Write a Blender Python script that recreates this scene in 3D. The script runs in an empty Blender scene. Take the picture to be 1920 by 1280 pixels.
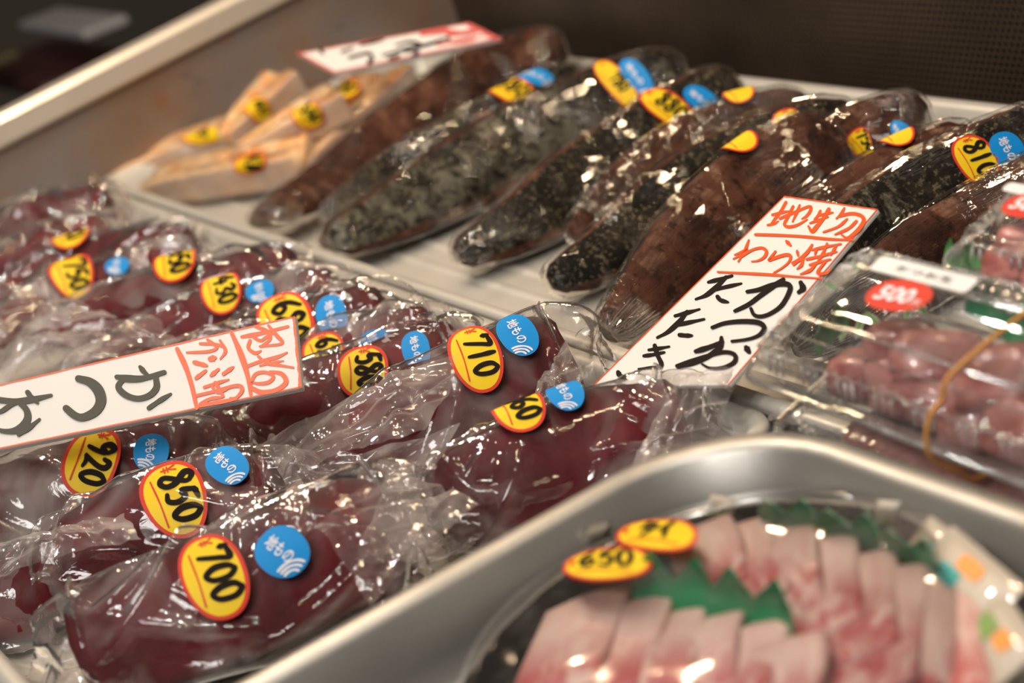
import bpy, bmesh, math, random
import numpy as np
from mathutils import Vector, Matrix, noise

random.seed(7)
SC = bpy.context.scene
COL = SC.collection
# ------------------------------------------------------------------ camera, light, exposure
# camera: 70 mm lens, tilted over a fish stall; rows of CM are the world axes in camera axes (right, down, forward)
CM = np.array([[0.50679501, 0.17781885, -0.84352787],
               [0.81569274, -0.41551948, 0.40247848],
               [-0.27893400, -0.89203364, -0.35562874]])
FPX = 3733.33
CAM = np.array([0.75, -0.40, 0.3433])
cd = bpy.data.cameras.new('camera')
cam = bpy.data.objects.new('camera', cd)
COL.objects.link(cam)
r_, u_, b_ = CM @ [1, 0, 0], CM @ [0, -1, 0], CM @ [0, 0, -1]
cam.matrix_world = Matrix(((r_[0], u_[0], b_[0], CAM[0]), (r_[1], u_[1], b_[1], CAM[1]),
                           (r_[2], u_[2], b_[2], CAM[2]), (0, 0, 0, 1)))
cd.sensor_width = 36
cd.lens = 70
cd.clip_start = 0.02
cd.dof.use_dof = True
cd.dof.focus_distance = 0.885
cd.dof.aperture_fstop = 7.5
SC.camera = cam

SC.view_settings.view_transform = 'Standard'
SC.view_settings.look = 'None'
SC.view_settings.gamma = 1
SC.view_settings.exposure = 0.16
SC.cycles.transparent_max_bounces = 40
SC.cycles.max_bounces = 10
SC.cycles.caustics_reflective = False
SC.cycles.caustics_refractive = False

w = bpy.data.worlds.new('market_hall')
SC.world = w
w.use_nodes = True
w.node_tree.nodes['Background'].inputs[0].default_value = (1.0, 0.86, 0.74, 1)
w.node_tree.nodes['Background'].inputs[1].default_value = 0.08


def lamp(name, kind, loc, target, energy, color, size=None, size_y=None):
    l = bpy.data.lights.new(name, kind)
    l.energy = energy
    l.color = color
    if kind == 'AREA':
        l.size = size
        if size_y:
            l.shape = 'RECTANGLE'
            l.size_y = size_y
    else:
        l.shadow_soft_size = size
    o = bpy.data.objects.new(name, l)
    COL.objects.link(o)
    o.location = loc
    o.rotation_euler = (Vector(target) - Vector(loc)).to_track_quat('-Z', 'Y').to_euler()
    return o


lamp('street_daylight', 'AREA', (1.0, -1.5, 1.6), (-0.1, -0.02, 0), 24.0, (1.0, 0.96, 0.92), 0.9, 0.6)
for i, (x, y, z, e) in enumerate([(-0.62, -0.12, 0.9, 3.6), (-0.30, -0.20, 0.95, 3.6), (0.02, -0.14, 0.95, 3.4), (0.34, -0.20, 0.95, 3.2), (0.66, -0.30, 0.95, 2.6)]):
    lamp('led_spot', 'POINT', (x, y, z), (x, y, 0), e * 1.25, (1.0, 0.94, 0.86), 0.022)
for i, (x, y, z, e) in enumerate([(-0.60, 0.02, 0.70, 5.0), (-0.36, 0.10, 0.80, 3.4), (-0.10, 0.07, 0.85, 2.8),
                                  (0.30, 0.10, 0.80, 1.4), (-0.30, -0.42, 0.95, 1.4), (0.42, -0.36, 0.95, 1.0),
                                  (-0.80, 0.72, 0.62, 2.2), (-0.52, 0.78, 0.60, 2.2), (-0.24, 0.74, 0.62, 2.2), (0.06, 0.78, 0.60, 2.0)]):
    lamp('stall_bulb', 'POINT', (x, y, z), (x, y, 0), e, (1.0, 0.72, 0.45), 0.016)


# ------------------------------------------------------------------ projection helpers
def ray(u, v):
    return CM @ np.array([(u - 960) / FPX, (v - 640) / FPX, 1.0])


def at(u, v, z=0.0):
    d = ray(u, v)
    return CAM + d * ((z - CAM[2]) / d[2])


def on_plane(u, v, p, n):
    d = ray(u, v)
    return CAM + d * (((p - CAM) @ n) / (d @ n))


def nrm(a):
    a = np.asarray(a, float)
    return a / np.linalg.norm(a)


def project(P):
    q = (np.asarray(P) - CAM) @ CM
    return np.stack([960 + FPX * q[..., 0] / q[..., 2], 640 + FPX * q[..., 1] / q[..., 2]], -1)


# ------------------------------------------------------------------ object helpers
def tag(o, label, cat, group=None, kind=None):
    o['label'] = label
    o['category'] = cat
    if group:
        o['group'] = group
    if kind:
        o['kind'] = kind
    return o


def empty(name, loc):
    o = bpy.data.objects.new(name, None)
    o.location = loc
    o.empty_display_size = 0.02
    COL.objects.link(o)
    return o


def mesh(name, verts, faces, mats, parent=None, smooth=True, mat_idx=None, label=None):
    """world-space vertices; the object keeps its origin at its parent's origin (or the vertices' base)"""
    V = np.asarray(verts, float).reshape(-1, 3)
    if parent is None:
        org = np.array([V[:, 0].mean(), V[:, 1].mean(), V[:, 2].min()])
    else:
        org = np.array(parent_world(parent))
    me = bpy.data.meshes.new(name)
    me.from_pydata((V - org).tolist(), [], [list(map(int, f)) for f in faces])
    if not isinstance(mats, (list, tuple)):
        mats = [mats]
    for m in mats:
        me.materials.append(m)
    if mat_idx is not None:
        me.polygons.foreach_set('material_index', np.asarray(mat_idx, np.int32))
    me.polygons.foreach_set('use_smooth', [smooth] * len(me.polygons))
    me.update()
    o = bpy.data.objects.new(name, me)
    COL.objects.link(o)
    if parent is None:
        o.location = org
    else:
        o.parent = parent
    if label:
        o['label'] = label
    return o


def parent_world(p):
    l = Vector((0, 0, 0))
    while p is not None:
        l += p.location
        p = p.parent
    return l


def set_attr(o, name, vals):
    a = o.data.attributes.new(name, 'FLOAT', 'POINT')
    a.data.foreach_set('value', np.asarray(vals, np.float32))


class MB:
    """collects pieces of ONE mesh"""

    def __init__(self):
        self.v, self.f, self.m = [], [], []

    def add(self, v, f, mi=0):
        n = len(self.v)
        self.v += [tuple(p) for p in np.asarray(v, float).reshape(-1, 3)]
        self.f += [[int(i) + n for i in q] for q in f]
        self.m += [mi] * len(f)
        return self

    def box(self, o, ex, ey, ez, mi=0):
        o, ex, ey, ez = map(lambda a: np.asarray(a, float), (o, ex, ey, ez))
        P = [o, o + ex, o + ex + ey, o + ey]
        P += [p + ez for p in P]
        F = [(3, 2, 1, 0), (4, 5, 6, 7), (0, 1, 5, 4), (1, 2, 6, 5), (2, 3, 7, 6), (3, 0, 4, 7)]
        return self.add(P, F, mi)

    def build(self, name, mats, parent=None, smooth=False, label=None):
        return mesh(name, self.v, self.f, mats, parent, smooth, self.m, label)


def bevel(o, w, seg=3):
    m = o.modifiers.new('bevel', 'BEVEL')
    m.width = w
    m.segments = seg
    m.limit_method = 'ANGLE'
    return o


def catmull(P, n, closed=False):
    P = np.asarray(P, float)
    if len(P) == 2 and not closed:
        t = np.linspace(0, 1, n)[:, None]
        return P[0] * (1 - t) + P[1] * t
    if closed:
        Q = np.vstack([P[-1], P, P[0], P[1]])
        segs = len(P)
    else:
        Q = np.vstack([2 * P[0] - P[1], P, 2 * P[-1] - P[-2]])
        segs = len(P) - 1
    ts = np.linspace(0, segs, n, endpoint=not closed)
    out = []
    for t in ts:
        i = min(int(t), segs - 1)
        x = t - i
        a, b, c, d = Q[i], Q[i + 1], Q[i + 2], Q[i + 3]
        out.append(0.5 * (2 * b + (c - a) * x + (2 * a - 5 * b + 4 * c - d) * x * x + (3 * b - a - 3 * c + d) * x ** 3))
    return np.array(out)


def resample_closed(P, n):
    P = np.vstack([P, P[:1]])
    s = np.r_[0, np.cumsum(np.linalg.norm(np.diff(P, axis=0), axis=1))]
    t = np.linspace(0, s[-1], n, endpoint=False)
    return np.stack([np.interp(t, s, P[:, k]) for k in range(P.shape[1])], 1)


def resample(P, n):
    s = np.r_[0, np.cumsum(np.linalg.norm(np.diff(P, axis=0), axis=1))]
    t = np.linspace(0, s[-1], n)
    return np.stack([np.interp(t, s, P[:, k]) for k in range(P.shape[1])], 1)


def grid_faces(nt, nf, closed=True):
    F = []
    for i in range(nt - 1):
        for j in range(nf if closed else nf - 1):
            a, b = i * nf + j, i * nf + (j + 1) % nf
            F.append((a, b, b + nf, a + nf))
    return F


def tube(path, r, nseg=10, closed=False):
    P = np.asarray(path, float)
    n = len(P)
    T = np.gradient(P, axis=0)
    if closed:
        T = np.roll(P, -1, 0) - np.roll(P, 1, 0)
    V = []
    for i in range(n):
        t = nrm(T[i])
        a = np.cross(t, [0.13, 0.21, 0.97])
        a = nrm(a)
        b = np.cross(t, a)
        for k in range(nseg):
            q = 2 * math.pi * k / nseg
            V.append(P[i] + r * (math.cos(q) * a + math.sin(q) * b))
    F = []
    for i in range(n if closed else n - 1):
        for k in range(nseg):
            a, b = i * nseg + k, i * nseg + (k + 1) % nseg
            i2 = (i + 1) % n
            F.append((a, b, i2 * nseg + (k + 1) % nseg, i2 * nseg + k))
    if not closed:
        F.append(tuple(range(nseg))[::-1])
        F.append(tuple((n - 1) * nseg + k for k in range(nseg)))
    return V, F


# ------------------------------------------------------------------ materials
class NT:
    def __init__(self, name):
        self.m = bpy.data.materials.new(name)
        self.m.use_nodes = True
        self.t = self.m.node_tree
        self.t.nodes.clear()
        self.out = self.t.nodes.new('ShaderNodeOutputMaterial')

    def n(self, typ, ins=None, **props):
        nd = self.t.nodes.new('ShaderNode' + typ)
        for k, v in props.items():
            setattr(nd, k, v)
        for k, v in (ins or {}).items():
            self.set(nd.inputs[k], v)
        return nd

    def set(self, sock, v):
        if isinstance(v, bpy.types.NodeSocket):
            self.t.links.new(v, sock)
        elif isinstance(v, bpy.types.Node):
            self.t.links.new(v.outputs[0], sock)
        elif isinstance(v, (tuple, list)) and len(v) == 3 and sock.type == 'RGBA':
            sock.default_value = (*v, 1)
        elif sock.type == 'VECTOR' and isinstance(v, (int, float)):
            sock.default_value = (v, v, v)
        else:
            sock.default_value = v

    def coord(self, kind='Object', rnd=True):
        c = self.n('TexCoord').outputs[kind]
        if rnd:
            o = self.n('ObjectInfo').outputs['Random']
            k = self.n('Math', {0: o, 1: 37.0}, operation='MULTIPLY')
            c = self.n('VectorMath', {0: c, 1: k}, operation='ADD').outputs[0]
        return c

    def scale(self, c, s):
        return self.n('VectorMath', {0: c, 1: s}, operation='MULTIPLY').outputs[0]

    def noise(self, c, scale, detail=4, rough=0.55, dist=0.0):
        return self.n('TexNoise', {'Vector': c, 'Scale': scale, 'Detail': detail, 'Roughness': rough, 'Distortion': dist}).outputs['Fac']

    def ramp(self, f, lo, hi, a=0.0, b=1.0):
        return self.n('MapRange', {0: f, 1: lo, 2: hi, 3: a, 4: b}).outputs[0]

    def math(self, op, a, b=0.0):
        return self.n('Math', {0: a, 1: b}, operation=op).outputs[0]

    def mix(self, f, a, b):
        nd = self.n('Mix', data_type='RGBA')
        self.set(nd.inputs['Factor'], f)
        self.set(nd.inputs['A'], a)
        self.set(nd.inputs['B'], b)
        return nd.outputs['Result']

    def bump(self, h, strength, dist=0.001, normal=None):
        ins = {'Height': h, 'Strength': strength, 'Distance': dist}
        if normal is not None:
            ins['Normal'] = normal
        return self.n('Bump', ins).outputs[0]

    def principled(self, **k):
        names = {'base': 'Base Color', 'rough': 'Roughness', 'metal': 'Metallic', 'normal': 'Normal', 'coat': 'Coat Weight',
                 'coatr': 'Coat Roughness', 'coatn': 'Coat Normal', 'sss': 'Subsurface Weight', 'sssr': 'Subsurface Radius', 'ssss': 'Subsurface Scale',
                 'spec': 'Specular IOR Level', 'trans': 'Transmission Weight', 'ior': 'IOR', 'aniso': 'Anisotropic', 'alpha': 'Alpha'}
        p = self.n('BsdfPrincipled')
        for a, v in k.items():
            self.set(p.inputs[names[a]], v)
        return p

    def done(self, s):
        self.t.links.new(s.outputs[0] if isinstance(s, bpy.types.Node) else s, self.out.inputs[0])
        return self.m


def mat_plain(name, col, rough=0.5, **k):
    t = NT(name)
    return t.done(t.principled(base=col, rough=rough, **k))


def mat_metal(name, col, rough, grime=0.35, metal=0.92):
    t = NT(name)
    c = t.coord('Object', False)
    n1 = t.noise(c, 14, 5)
    n2 = t.noise(c, 260, 3)
    fac = t.math('MULTIPLY', t.ramp(n1, 0.42, 0.7), grime)
    base = t.mix(fac, col, (col[0] * 0.62, col[1] * 0.56, col[2] * 0.46))
    rg = t.ramp(n1, 0.3, 0.7, rough * 0.8, rough * 1.25)
    return t.done(t.principled(base=base, metal=metal, rough=rg, normal=t.bump(n2, 0.08, 0.0005)))


def mat_panel():
    """old steel side sheet: brown tarnish and bluish wear"""
    t = NT('worn_steel_panel')
    c = t.coord('Object', False)
    n1 = t.noise(c, 11, 5, 0.6)
    n2 = t.noise(t.scale(c, (1, 1, 2.0)), 23, 5, 0.6, 0.6)
    base = t.mix(t.ramp(n1, 0.38, 0.64), (0.31, 0.22, 0.16), (0.27, 0.235, 0.22))
    base = t.mix(t.ramp(n2, 0.56, 0.72, 0, 0.8), base, (0.33, 0.15, 0.07))
    base = t.mix(t.ramp(n2, 0.36, 0.26, 0, 0.6), base, (0.09, 0.08, 0.08))
    return t.done(t.principled(base=base, metal=0.45, rough=t.ramp(n1, 0.3, 0.7, 0.4, 0.6)))


def mat_flesh():
    t = NT('raw_red_flesh')
    c = t.coord()
    n1 = t.noise(c, 45, 5)
    n2 = t.noise(c, 160, 4)
    base = t.mix(t.ramp(n1, 0.35, 0.68), (0.070, 0.006, 0.008), (0.135, 0.014, 0.018))
    dark = t.n('Attribute', attribute_name='skin').outputs['Fac']
    base = t.mix(dark, base, (0.022, 0.006, 0.006))
    pale = t.math('MULTIPLY', t.ramp(t.noise(c, 38, 6, 0.65, 0.8), 0.66, 0.74), 0.30)
    base = t.mix(pale, base, (0.42, 0.25, 0.22))
    return t.done(t.principled(base=base, rough=0.5, spec=0.2, sss=0.10, ssss=0.006, sssr=(1.0, 0.2, 0.15),
                               normal=t.bump(n2, 0.25, 0.001)))


def mat_bag(name='clear_bag', fog=0.30, specks=0.0):
    """thin clear bag: sharp folds, patches misted from inside, milky where it lies loose"""
    t = NT(name)
    c = t.coord()
    loose = t.n('Attribute', attribute_name='loose').outputs['Fac']
    big = t.noise(c, 24, 3, 0.5, 0.8)
    warp = t.n('VectorMath', {0: t.n('TexNoise', {'Vector': c, 'Scale': 22.0}).outputs['Color'], 1: 0.035}, operation='MULTIPLY')
    wc = t.n('VectorMath', {0: c, 1: warp.outputs[0]}, operation='ADD').outputs[0]
    streak = t.noise(t.scale(wc, (1.0, 1.0, 1.0)), 60, 3, 0.5, 2.5)
    fine = t.noise(wc, 210, 2, 0.5, 1.0)
    h = t.math('ADD', t.math('MULTIPLY', streak, 0.8), t.math('MULTIPLY', t.math('MULTIPLY', fine, t.ramp(t.noise(c, 30, 2), 0.5, 0.65)), 0.5))
    nb = t.bump(h, 0.26, 0.0014)
    fogf = t.ramp(big, 0.47, 0.70, 0.015, fog)
    fogf = t.math('ADD', fogf, t.math('MULTIPLY', loose, t.ramp(streak, 0.25, 0.75, 0.10, 0.40)))
    if specks:
        sp = t.n('TexVoronoi', {'Vector': wc, 'Scale': 190.0, 'Randomness': 1.0}).outputs['Distance']
        keep = t.ramp(t.noise(c, 40, 2), 0.40, 0.58)
        sz = t.ramp(t.noise(c, 150, 1), 0.3, 0.7, 0.05, 0.30)
        s = t.math('MULTIPLY', t.math('LESS_THAN', sp, sz), t.math('MULTIPLY', keep, specks))
        fogf = t.math('MAXIMUM', fogf, s)
        bl = t.math('MULTIPLY', t.ramp(t.noise(c, 70, 1, 0.4, 1.5), 0.66, 0.68), specks * 0.8)
        fogf = t.math('MAXIMUM', fogf, bl)
    lw = t.n('LayerWeight', {'Blend': 0.18, 'Normal': nb})
    facing = t.math('MULTIPLY', t.math('POWER', t.n('LayerWeight', {'Blend': 0.5}).outputs['Facing'], 3.2), 0.55)
    fogf = t.math('MINIMUM', t.math('ADD', fogf, facing), 0.85)
    tr = t.n('BsdfTransparent', {'Color': (0.985, 0.97, 0.965)})
    df = t.n('BsdfDiffuse', {'Color': (0.82, 0.74, 0.70)})
    tl = t.n('BsdfTranslucent', {'Color': (0.80, 0.76, 0.74)})
    d2 = t.n('MixShader', {0: 0.45, 1: df.outputs[0], 2: tl.outputs[0]})
    s1 = t.n('MixShader', {0: fogf, 1: tr.outputs[0], 2: d2.outputs[0]})
    gl = t.n('BsdfGlossy', {'Color': (1, 1, 1), 'Roughness': 0.065, 'Normal': nb})
    gf = t.math('MINIMUM', t.math('ADD', t.math('MULTIPLY', lw.outputs['Fresnel'], 1.3), 0.035), 0.8)
    return t.done(t.n('MixShader', {0: gf, 1: s1.outputs[0], 2: gl.outputs[0]}))


def mat_film(name='tight_film', strength=0.5):
    """cling film drawn tight over a seared loin: bundles of stretch creases that catch the lamps"""
    t = NT(name)
    c = t.coord()
    uv = t.n('TexCoord').outputs['UV']
    rn = t.n('ObjectInfo').outputs['Random']
    uvr = t.n('VectorMath', {0: uv, 1: t.math('MULTIPLY', rn, 13.0)}, operation='ADD').outputs[0]
    skew = t.n('VectorMath', {0: uvr, 1: t.n('VectorMath', {0: t.n('TexNoise', {'Vector': c, 'Scale': 14.0}).outputs['Color'], 1: 0.25}, operation='MULTIPLY').outputs[0]}, operation='ADD').outputs[0]
    h2 = t.noise(t.scale(skew, (9.0, 55.0, 1.0)), 1.0, 3, 0.55, 0.4)
    h1 = t.noise(c, 55, 2, 0.5, 1.0)
    area = t.ramp(t.noise(c, 21, 2), 0.49, 0.64)
    h3 = t.noise(t.scale(skew, (60.0, 7.0, 1.0)), 1.0, 3, 0.55, 0.4)
    area2 = t.ramp(t.noise(c, 17, 2, 0.5, 0.3), 0.52, 0.64)
    h = t.math('ADD', t.math('ADD', t.math('MULTIPLY', t.math('MULTIPLY', h2, area), 2.0), t.math('MULTIPLY', t.math('MULTIPLY', h3, area2), 2.0)), t.math('MULTIPLY', h1, 0.06))
    area = t.math('MAXIMUM', area, area2)
    nb = t.bump(h, strength, 0.0022)
    lw = t.n('LayerWeight', {'Blend': 0.12, 'Normal': nb})
    tr = t.n('BsdfTransparent', {'Color': (0.985, 0.98, 0.97)})
    gl = t.n('BsdfGlossy', {'Color': (1, 0.98, 0.95), 'Roughness': 0.04, 'Normal': nb})
    gf = t.math('MINIMUM', t.math('ADD', t.math('MULTIPLY', lw.outputs['Fresnel'], 0.7), t.math('ADD', 0.012, t.math('MULTIPLY', area, 0.065))), 0.7)
    return t.done(t.n('MixShader', {0: gf, 1: tr.outputs[0], 2: gl.outputs[0]}))


def mat_clear(name, rough=0.06, tint=(0.97, 0.97, 0.97), base=0.05, fog=0.05):
    t = NT(name)
    c = t.coord()
    nb = t.bump(t.noise(c, 60, 2), 0.12, 0.001)
    lw = t.n('LayerWeight', {'Blend': 0.25, 'Normal': nb})
    tr = t.n('BsdfTransparent', {'Color': tint})
    df = t.n('BsdfDiffuse', {'Color': (0.8, 0.78, 0.76)})
    fg = t.ramp(t.noise(c, 55, 3), 0.45, 0.75, fog * 0.4, fog * 2.2)
    s1 = t.n('MixShader', {0: fg, 1: tr.outputs[0], 2: df.outputs[0]})
    gl = t.n('BsdfGlossy', {'Color': (1, 1, 1), 'Roughness': rough, 'Normal': nb})
    gf = t.math('MINIMUM', t.math('ADD', t.math('MULTIPLY', lw.outputs['Fresnel'], 1.2), base), 0.8)
    return t.done(t.n('MixShader', {0: gf, 1: s1.outputs[0], 2: gl.outputs[0]}))


def mat_seared():
    t = NT('seared_bonito')
    c = t.coord()
    uv = t.n('TexCoord').outputs['UV']
    skin = t.n('Attribute', attribute_name='skin').outputs['Fac']
    silver = t.n('Attribute', attribute_name='silver').outputs['Fac']
    n1 = t.noise(c, 30, 6, 0.6)
    n2 = t.noise(c, 140, 6, 0.65)
    n4 = t.noise(c, 380, 4, 0.6)
    n3 = t.noise(t.scale(uv, (2.5, 16, 1)), 1.0, 5, 0.6, 0.8)
    n5 = t.noise(c, 75, 5, 0.65, 0.4)
    flesh = t.mix(t.ramp(n1, 0.34, 0.62), (0.020, 0.006, 0.004), (0.098, 0.036, 0.020))
    flesh = t.mix(t.math('MULTIPLY', t.ramp(n5, 0.50, 0.66), t.ramp(n3, 0.35, 0.6)), flesh, (0.215, 0.112, 0.074))
    flesh = t.mix(t.math('MULTIPLY', t.ramp(n2, 0.54, 0.62), 0.85), flesh, (0.014, 0.007, 0.005))
    sk = t.mix(t.ramp(n1, 0.42, 0.66), (0.005, 0.004, 0.003), (0.032, 0.026, 0.017))
    sk = t.mix(t.ramp(n4, 0.54, 0.61, 0.0, 0.75), sk, (0.150, 0.118, 0.068))
    pale = t.ramp(t.noise(c, 44, 6, 0.7, 0.7), t.math('SUBTRACT', 0.58, t.math('MULTIPLY', silver, 0.12)), t.math('SUBTRACT', 0.66, t.math('MULTIPLY', silver, 0.08)))
    sk = t.mix(t.math('MULTIPLY', pale, 0.75), sk, (0.165, 0.155, 0.115))
    sk = t.mix(t.ramp(n2, 0.50, 0.60, 0.0, 0.9), sk, (0.006, 0.005, 0.004))
    edge = t.ramp(t.math('ADD', skin, t.math('MULTIPLY', t.math('SUBTRACT', n1, 0.5), 0.5)), 0.42, 0.56)
    base = t.mix(edge, flesh, sk)
    h = t.math('ADD', n2, t.math('MULTIPLY', n3, 0.7))
    return t.done(t.principled(base=base, rough=0.6, spec=0.12, normal=t.bump(h, 0.6, 0.002)))


def mat_grilled():
    t = NT('white_grilled_fillet')
    c = t.coord()
    uv = t.n('TexCoord').outputs['UV']
    n = t.noise(t.scale(uv, (2.0, 11.0, 1)), 1.0, 4, 0.6, 0.5)
    n1 = t.noise(c, 50, 5)
    base = t.mix(t.ramp(n, 0.40, 0.60), (0.86, 0.55, 0.26), (0.62, 0.22, 0.045))
    base = t.mix(t.ramp(n1, 0.48, 0.7), base, (0.90, 0.68, 0.42))
    base = t.mix(t.math('MULTIPLY', t.ramp(t.noise(c, 85, 5), 0.60, 0.72), 0.5), base, (0.34, 0.12, 0.04))
    side = t.n('Attribute', attribute_name='skin').outputs['Fac']
    base = t.mix(t.math('MULTIPLY', side, 0.85), base, (0.72, 0.50, 0.37))
    return t.done(t.principled(base=base, rough=0.5, spec=0.2, normal=t.bump(t.math('ADD', n, n1), 0.4, 0.001)))


def mat_white_sashimi():
    t = NT('white_sashimi')
    c = t.coord()
    uv = t.n('TexCoord').outputs['UV']
    ux = t.n('SeparateXYZ', {0: uv})
    rn = t.n('ObjectInfo').outputs['Random']
    uvr = t.n('VectorMath', {0: uv, 1: t.math('MULTIPLY', rn, 13.0)}, operation='ADD').outputs[0]
    n = t.noise(t.scale(uvr, (7, 3.0, 1)), 1.0, 4, 0.6, 0.7)
    n2 = t.noise(t.scale(uvr, (9, 2, 1)), 1.0, 3)
    base = t.mix(t.ramp(n2, 0.3, 0.7), (0.60, 0.36, 0.31), (0.69, 0.50, 0.43))
    red = t.math('MULTIPLY', t.ramp(ux.outputs[1], 0.30, 0.72), t.ramp(n, 0.40, 0.56))
    base = t.mix(t.math('MULTIPLY', red, 0.9), base, (0.40, 0.045, 0.055))
    return t.done(t.principled(base=base, rough=0.35, spec=0.3, sss=0.15, ssss=0.004, sssr=(1, 0.5, 0.4),
                               normal=t.bump(n, 0.15, 0.001)))


def mat_red_sashimi():
    t = NT('red_sashimi')
    c = t.coord()
    n = t.noise(t.scale(c, (1, 1, 3)), 70, 4, 0.6, 0.6)
    base = t.mix(t.ramp(n, 0.35, 0.7), (0.30, 0.080, 0.072), (0.52, 0.23, 0.20))
    return t.done(t.principled(base=base, rough=0.28, coat=0.4, coatr=0.1, sss=0.08, ssss=0.004, sssr=(1, 0.3, 0.25)))


def mat_perforated():
    """dark steel sheet punched with a staggered grid of holes"""
    t = NT('perforated_black_steel')
    c = t.n('TexCoord').outputs['Object']
    s = t.n('SeparateXYZ', {0: c})
    pitch = 0.0048

    def hexgrid(dx, dz):
        x = t.math('ADD', t.math('DIVIDE', s.outputs[0], pitch), dx)
        z = t.math('ADD', t.math('DIVIDE', s.outputs[2], pitch * 1.732), dz)
        x = t.math('SUBTRACT', t.math('FRACT', x), 0.5)
        z = t.math('MULTIPLY', t.math('SUBTRACT', t.math('FRACT', z), 0.5), 1.732)
        return t.math('SQRT', t.math('ADD', t.math('MULTIPLY', x, x), t.math('MULTIPLY', z, z)))
    d = t.math('MINIMUM', hexgrid(100.0, 100.0), hexgrid(100.5, 100.5))
    solid = t.ramp(d, 0.29, 0.34)
    n = t.noise(c, 9, 3)
    met = t.mix(t.ramp(n, 0.35, 0.7), (0.060, 0.040, 0.026), (0.130, 0.088, 0.058))
    base = t.mix(solid, (0.004, 0.004, 0.004), met)
    return t.done(t.principled(base=base, rough=0.45, metal=t.math('MULTIPLY', solid, 0.6), normal=t.bump(solid, 0.3, 0.0006)))


M = {}
M['alu'] = mat_metal('dull_aluminium', (0.64, 0.62, 0.565), 0.48, 0.30, 0.45)
M['steel'] = mat_metal('brushed_steel', (0.47, 0.455, 0.42), 0.42, 0.35, 0.82)
M['panel'] = mat_panel()
M['rim'] = mat_metal('steel_rim', (0.78, 0.72, 0.62), 0.40, 0.3, 0.5)
M['perf'] = mat_perforated()
M['black'] = mat_plain('black_paint', (0.012, 0.011, 0.011), 0.5)
M['darkwall'] = mat_plain('dark_grey_wall', (0.085, 0.075, 0.068), 0.85)
M['maroon'] = mat_plain('dark_maroon_plastic', (0.05, 0.012, 0.014), 0.5)
M['olive'] = mat_plain('dull_olive_plastic', (0.06, 0.05, 0.02), 0.6)
M['greybox'] = mat_plain('grey_plastic', (0.30, 0.30, 0.32), 0.5)
M['flesh'] = mat_flesh()
M['bag'] = mat_bag('clear_bag', 0.40)
M['bagfog'] = mat_bag('clear_bag_misted', 0.62)
M['bagspeck'] = mat_bag('clear_bag_droplets', 0.16, 0.75)
M['film'] = mat_film('tight_film', 0.9)
M['seared'] = mat_seared()
M['grilled'] = mat_grilled()
M['wsash'] = mat_white_sashimi()
M['rsash'] = mat_red_sashimi()
M['clear'] = mat_clear('clear_tray_plastic', 0.05, (0.98, 0.98, 0.975), 0.05, 0.045)
M['clearedge'] = mat_clear('whitened_clear_plastic', 0.06, (0.93, 0.92, 0.90), 0.12, 0.28)  # whiter clear plastic; on the pack edges it paints in their highlights
M['cling'] = mat_clear('cling_film', 0.08, (0.99, 0.99, 0.99), 0.03, 0.03)
M['yellow'] = mat_plain('sticker_yellow', (0.88, 0.60, 0.012), 0.5, spec=0.25)
M['red'] = mat_plain('sticker_red', (0.66, 0.045, 0.022), 0.5, spec=0.25)
M['blue'] = mat_plain('sticker_blue', (0.004, 0.27, 0.68), 0.5, spec=0.25)
M['white'] = mat_plain('print_white', (0.80, 0.82, 0.84), 0.5)
M['ink'] = mat_plain('marker_black', (0.016, 0.011, 0.009), 0.7, spec=0.08)
M['greyink'] = mat_plain('marker_grey', (0.105, 0.10, 0.082), 0.7, spec=0.08)
M['orange'] = mat_plain('marker_orange_red', (0.78, 0.10, 0.025), 0.7, spec=0.08)
M['salmon'] = mat_plain('marker_salmon', (0.80, 0.20, 0.12), 0.7, spec=0.08)
M['crimson'] = mat_plain('marker_crimson', (0.58, 0.10, 0.09), 0.5)
M['board'] = mat_plain('white_board', (0.76, 0.735, 0.70), 0.5, spec=0.2)
M['paper'] = mat_plain('white_paper', (0.80, 0.79, 0.77), 0.55)
M['dish'] = mat_plain('black_glossy_dish', (0.010, 0.009, 0.008), 0.12, coat=0.5)
M['leaf'] = mat_plain('green_plastic_leaf', (0.010, 0.27, 0.10), 0.35, coat=0.3)
M['leafpale'] = mat_plain('thin_green_leaf_plastic', (0.06, 0.30, 0.14), 0.35, coat=0.3, trans=0.25)
M['leafline'] = mat_plain('leaf_print_green', (0.10, 0.34, 0.09), 0.5)
M['sachet'] = mat_plain('sachet_white', (0.50, 0.43, 0.34), 0.35, coat=0.3)
M['sachetorange'] = mat_plain('sachet_orange', (0.80, 0.28, 0.02), 0.4)
M['sachetteal'] = mat_plain('sachet_teal', (0.03, 0.35, 0.33), 0.4)
M['sachetgreen'] = mat_plain('sachet_green', (0.20, 0.33, 0.08), 0.4)
M['rubber'] = mat_plain('rubber_band', (0.62, 0.27, 0.05), 0.4)
M['radish'] = mat_plain('shredded_radish', (0.62, 0.62, 0.52), 0.3, coat=0.3)


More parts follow.
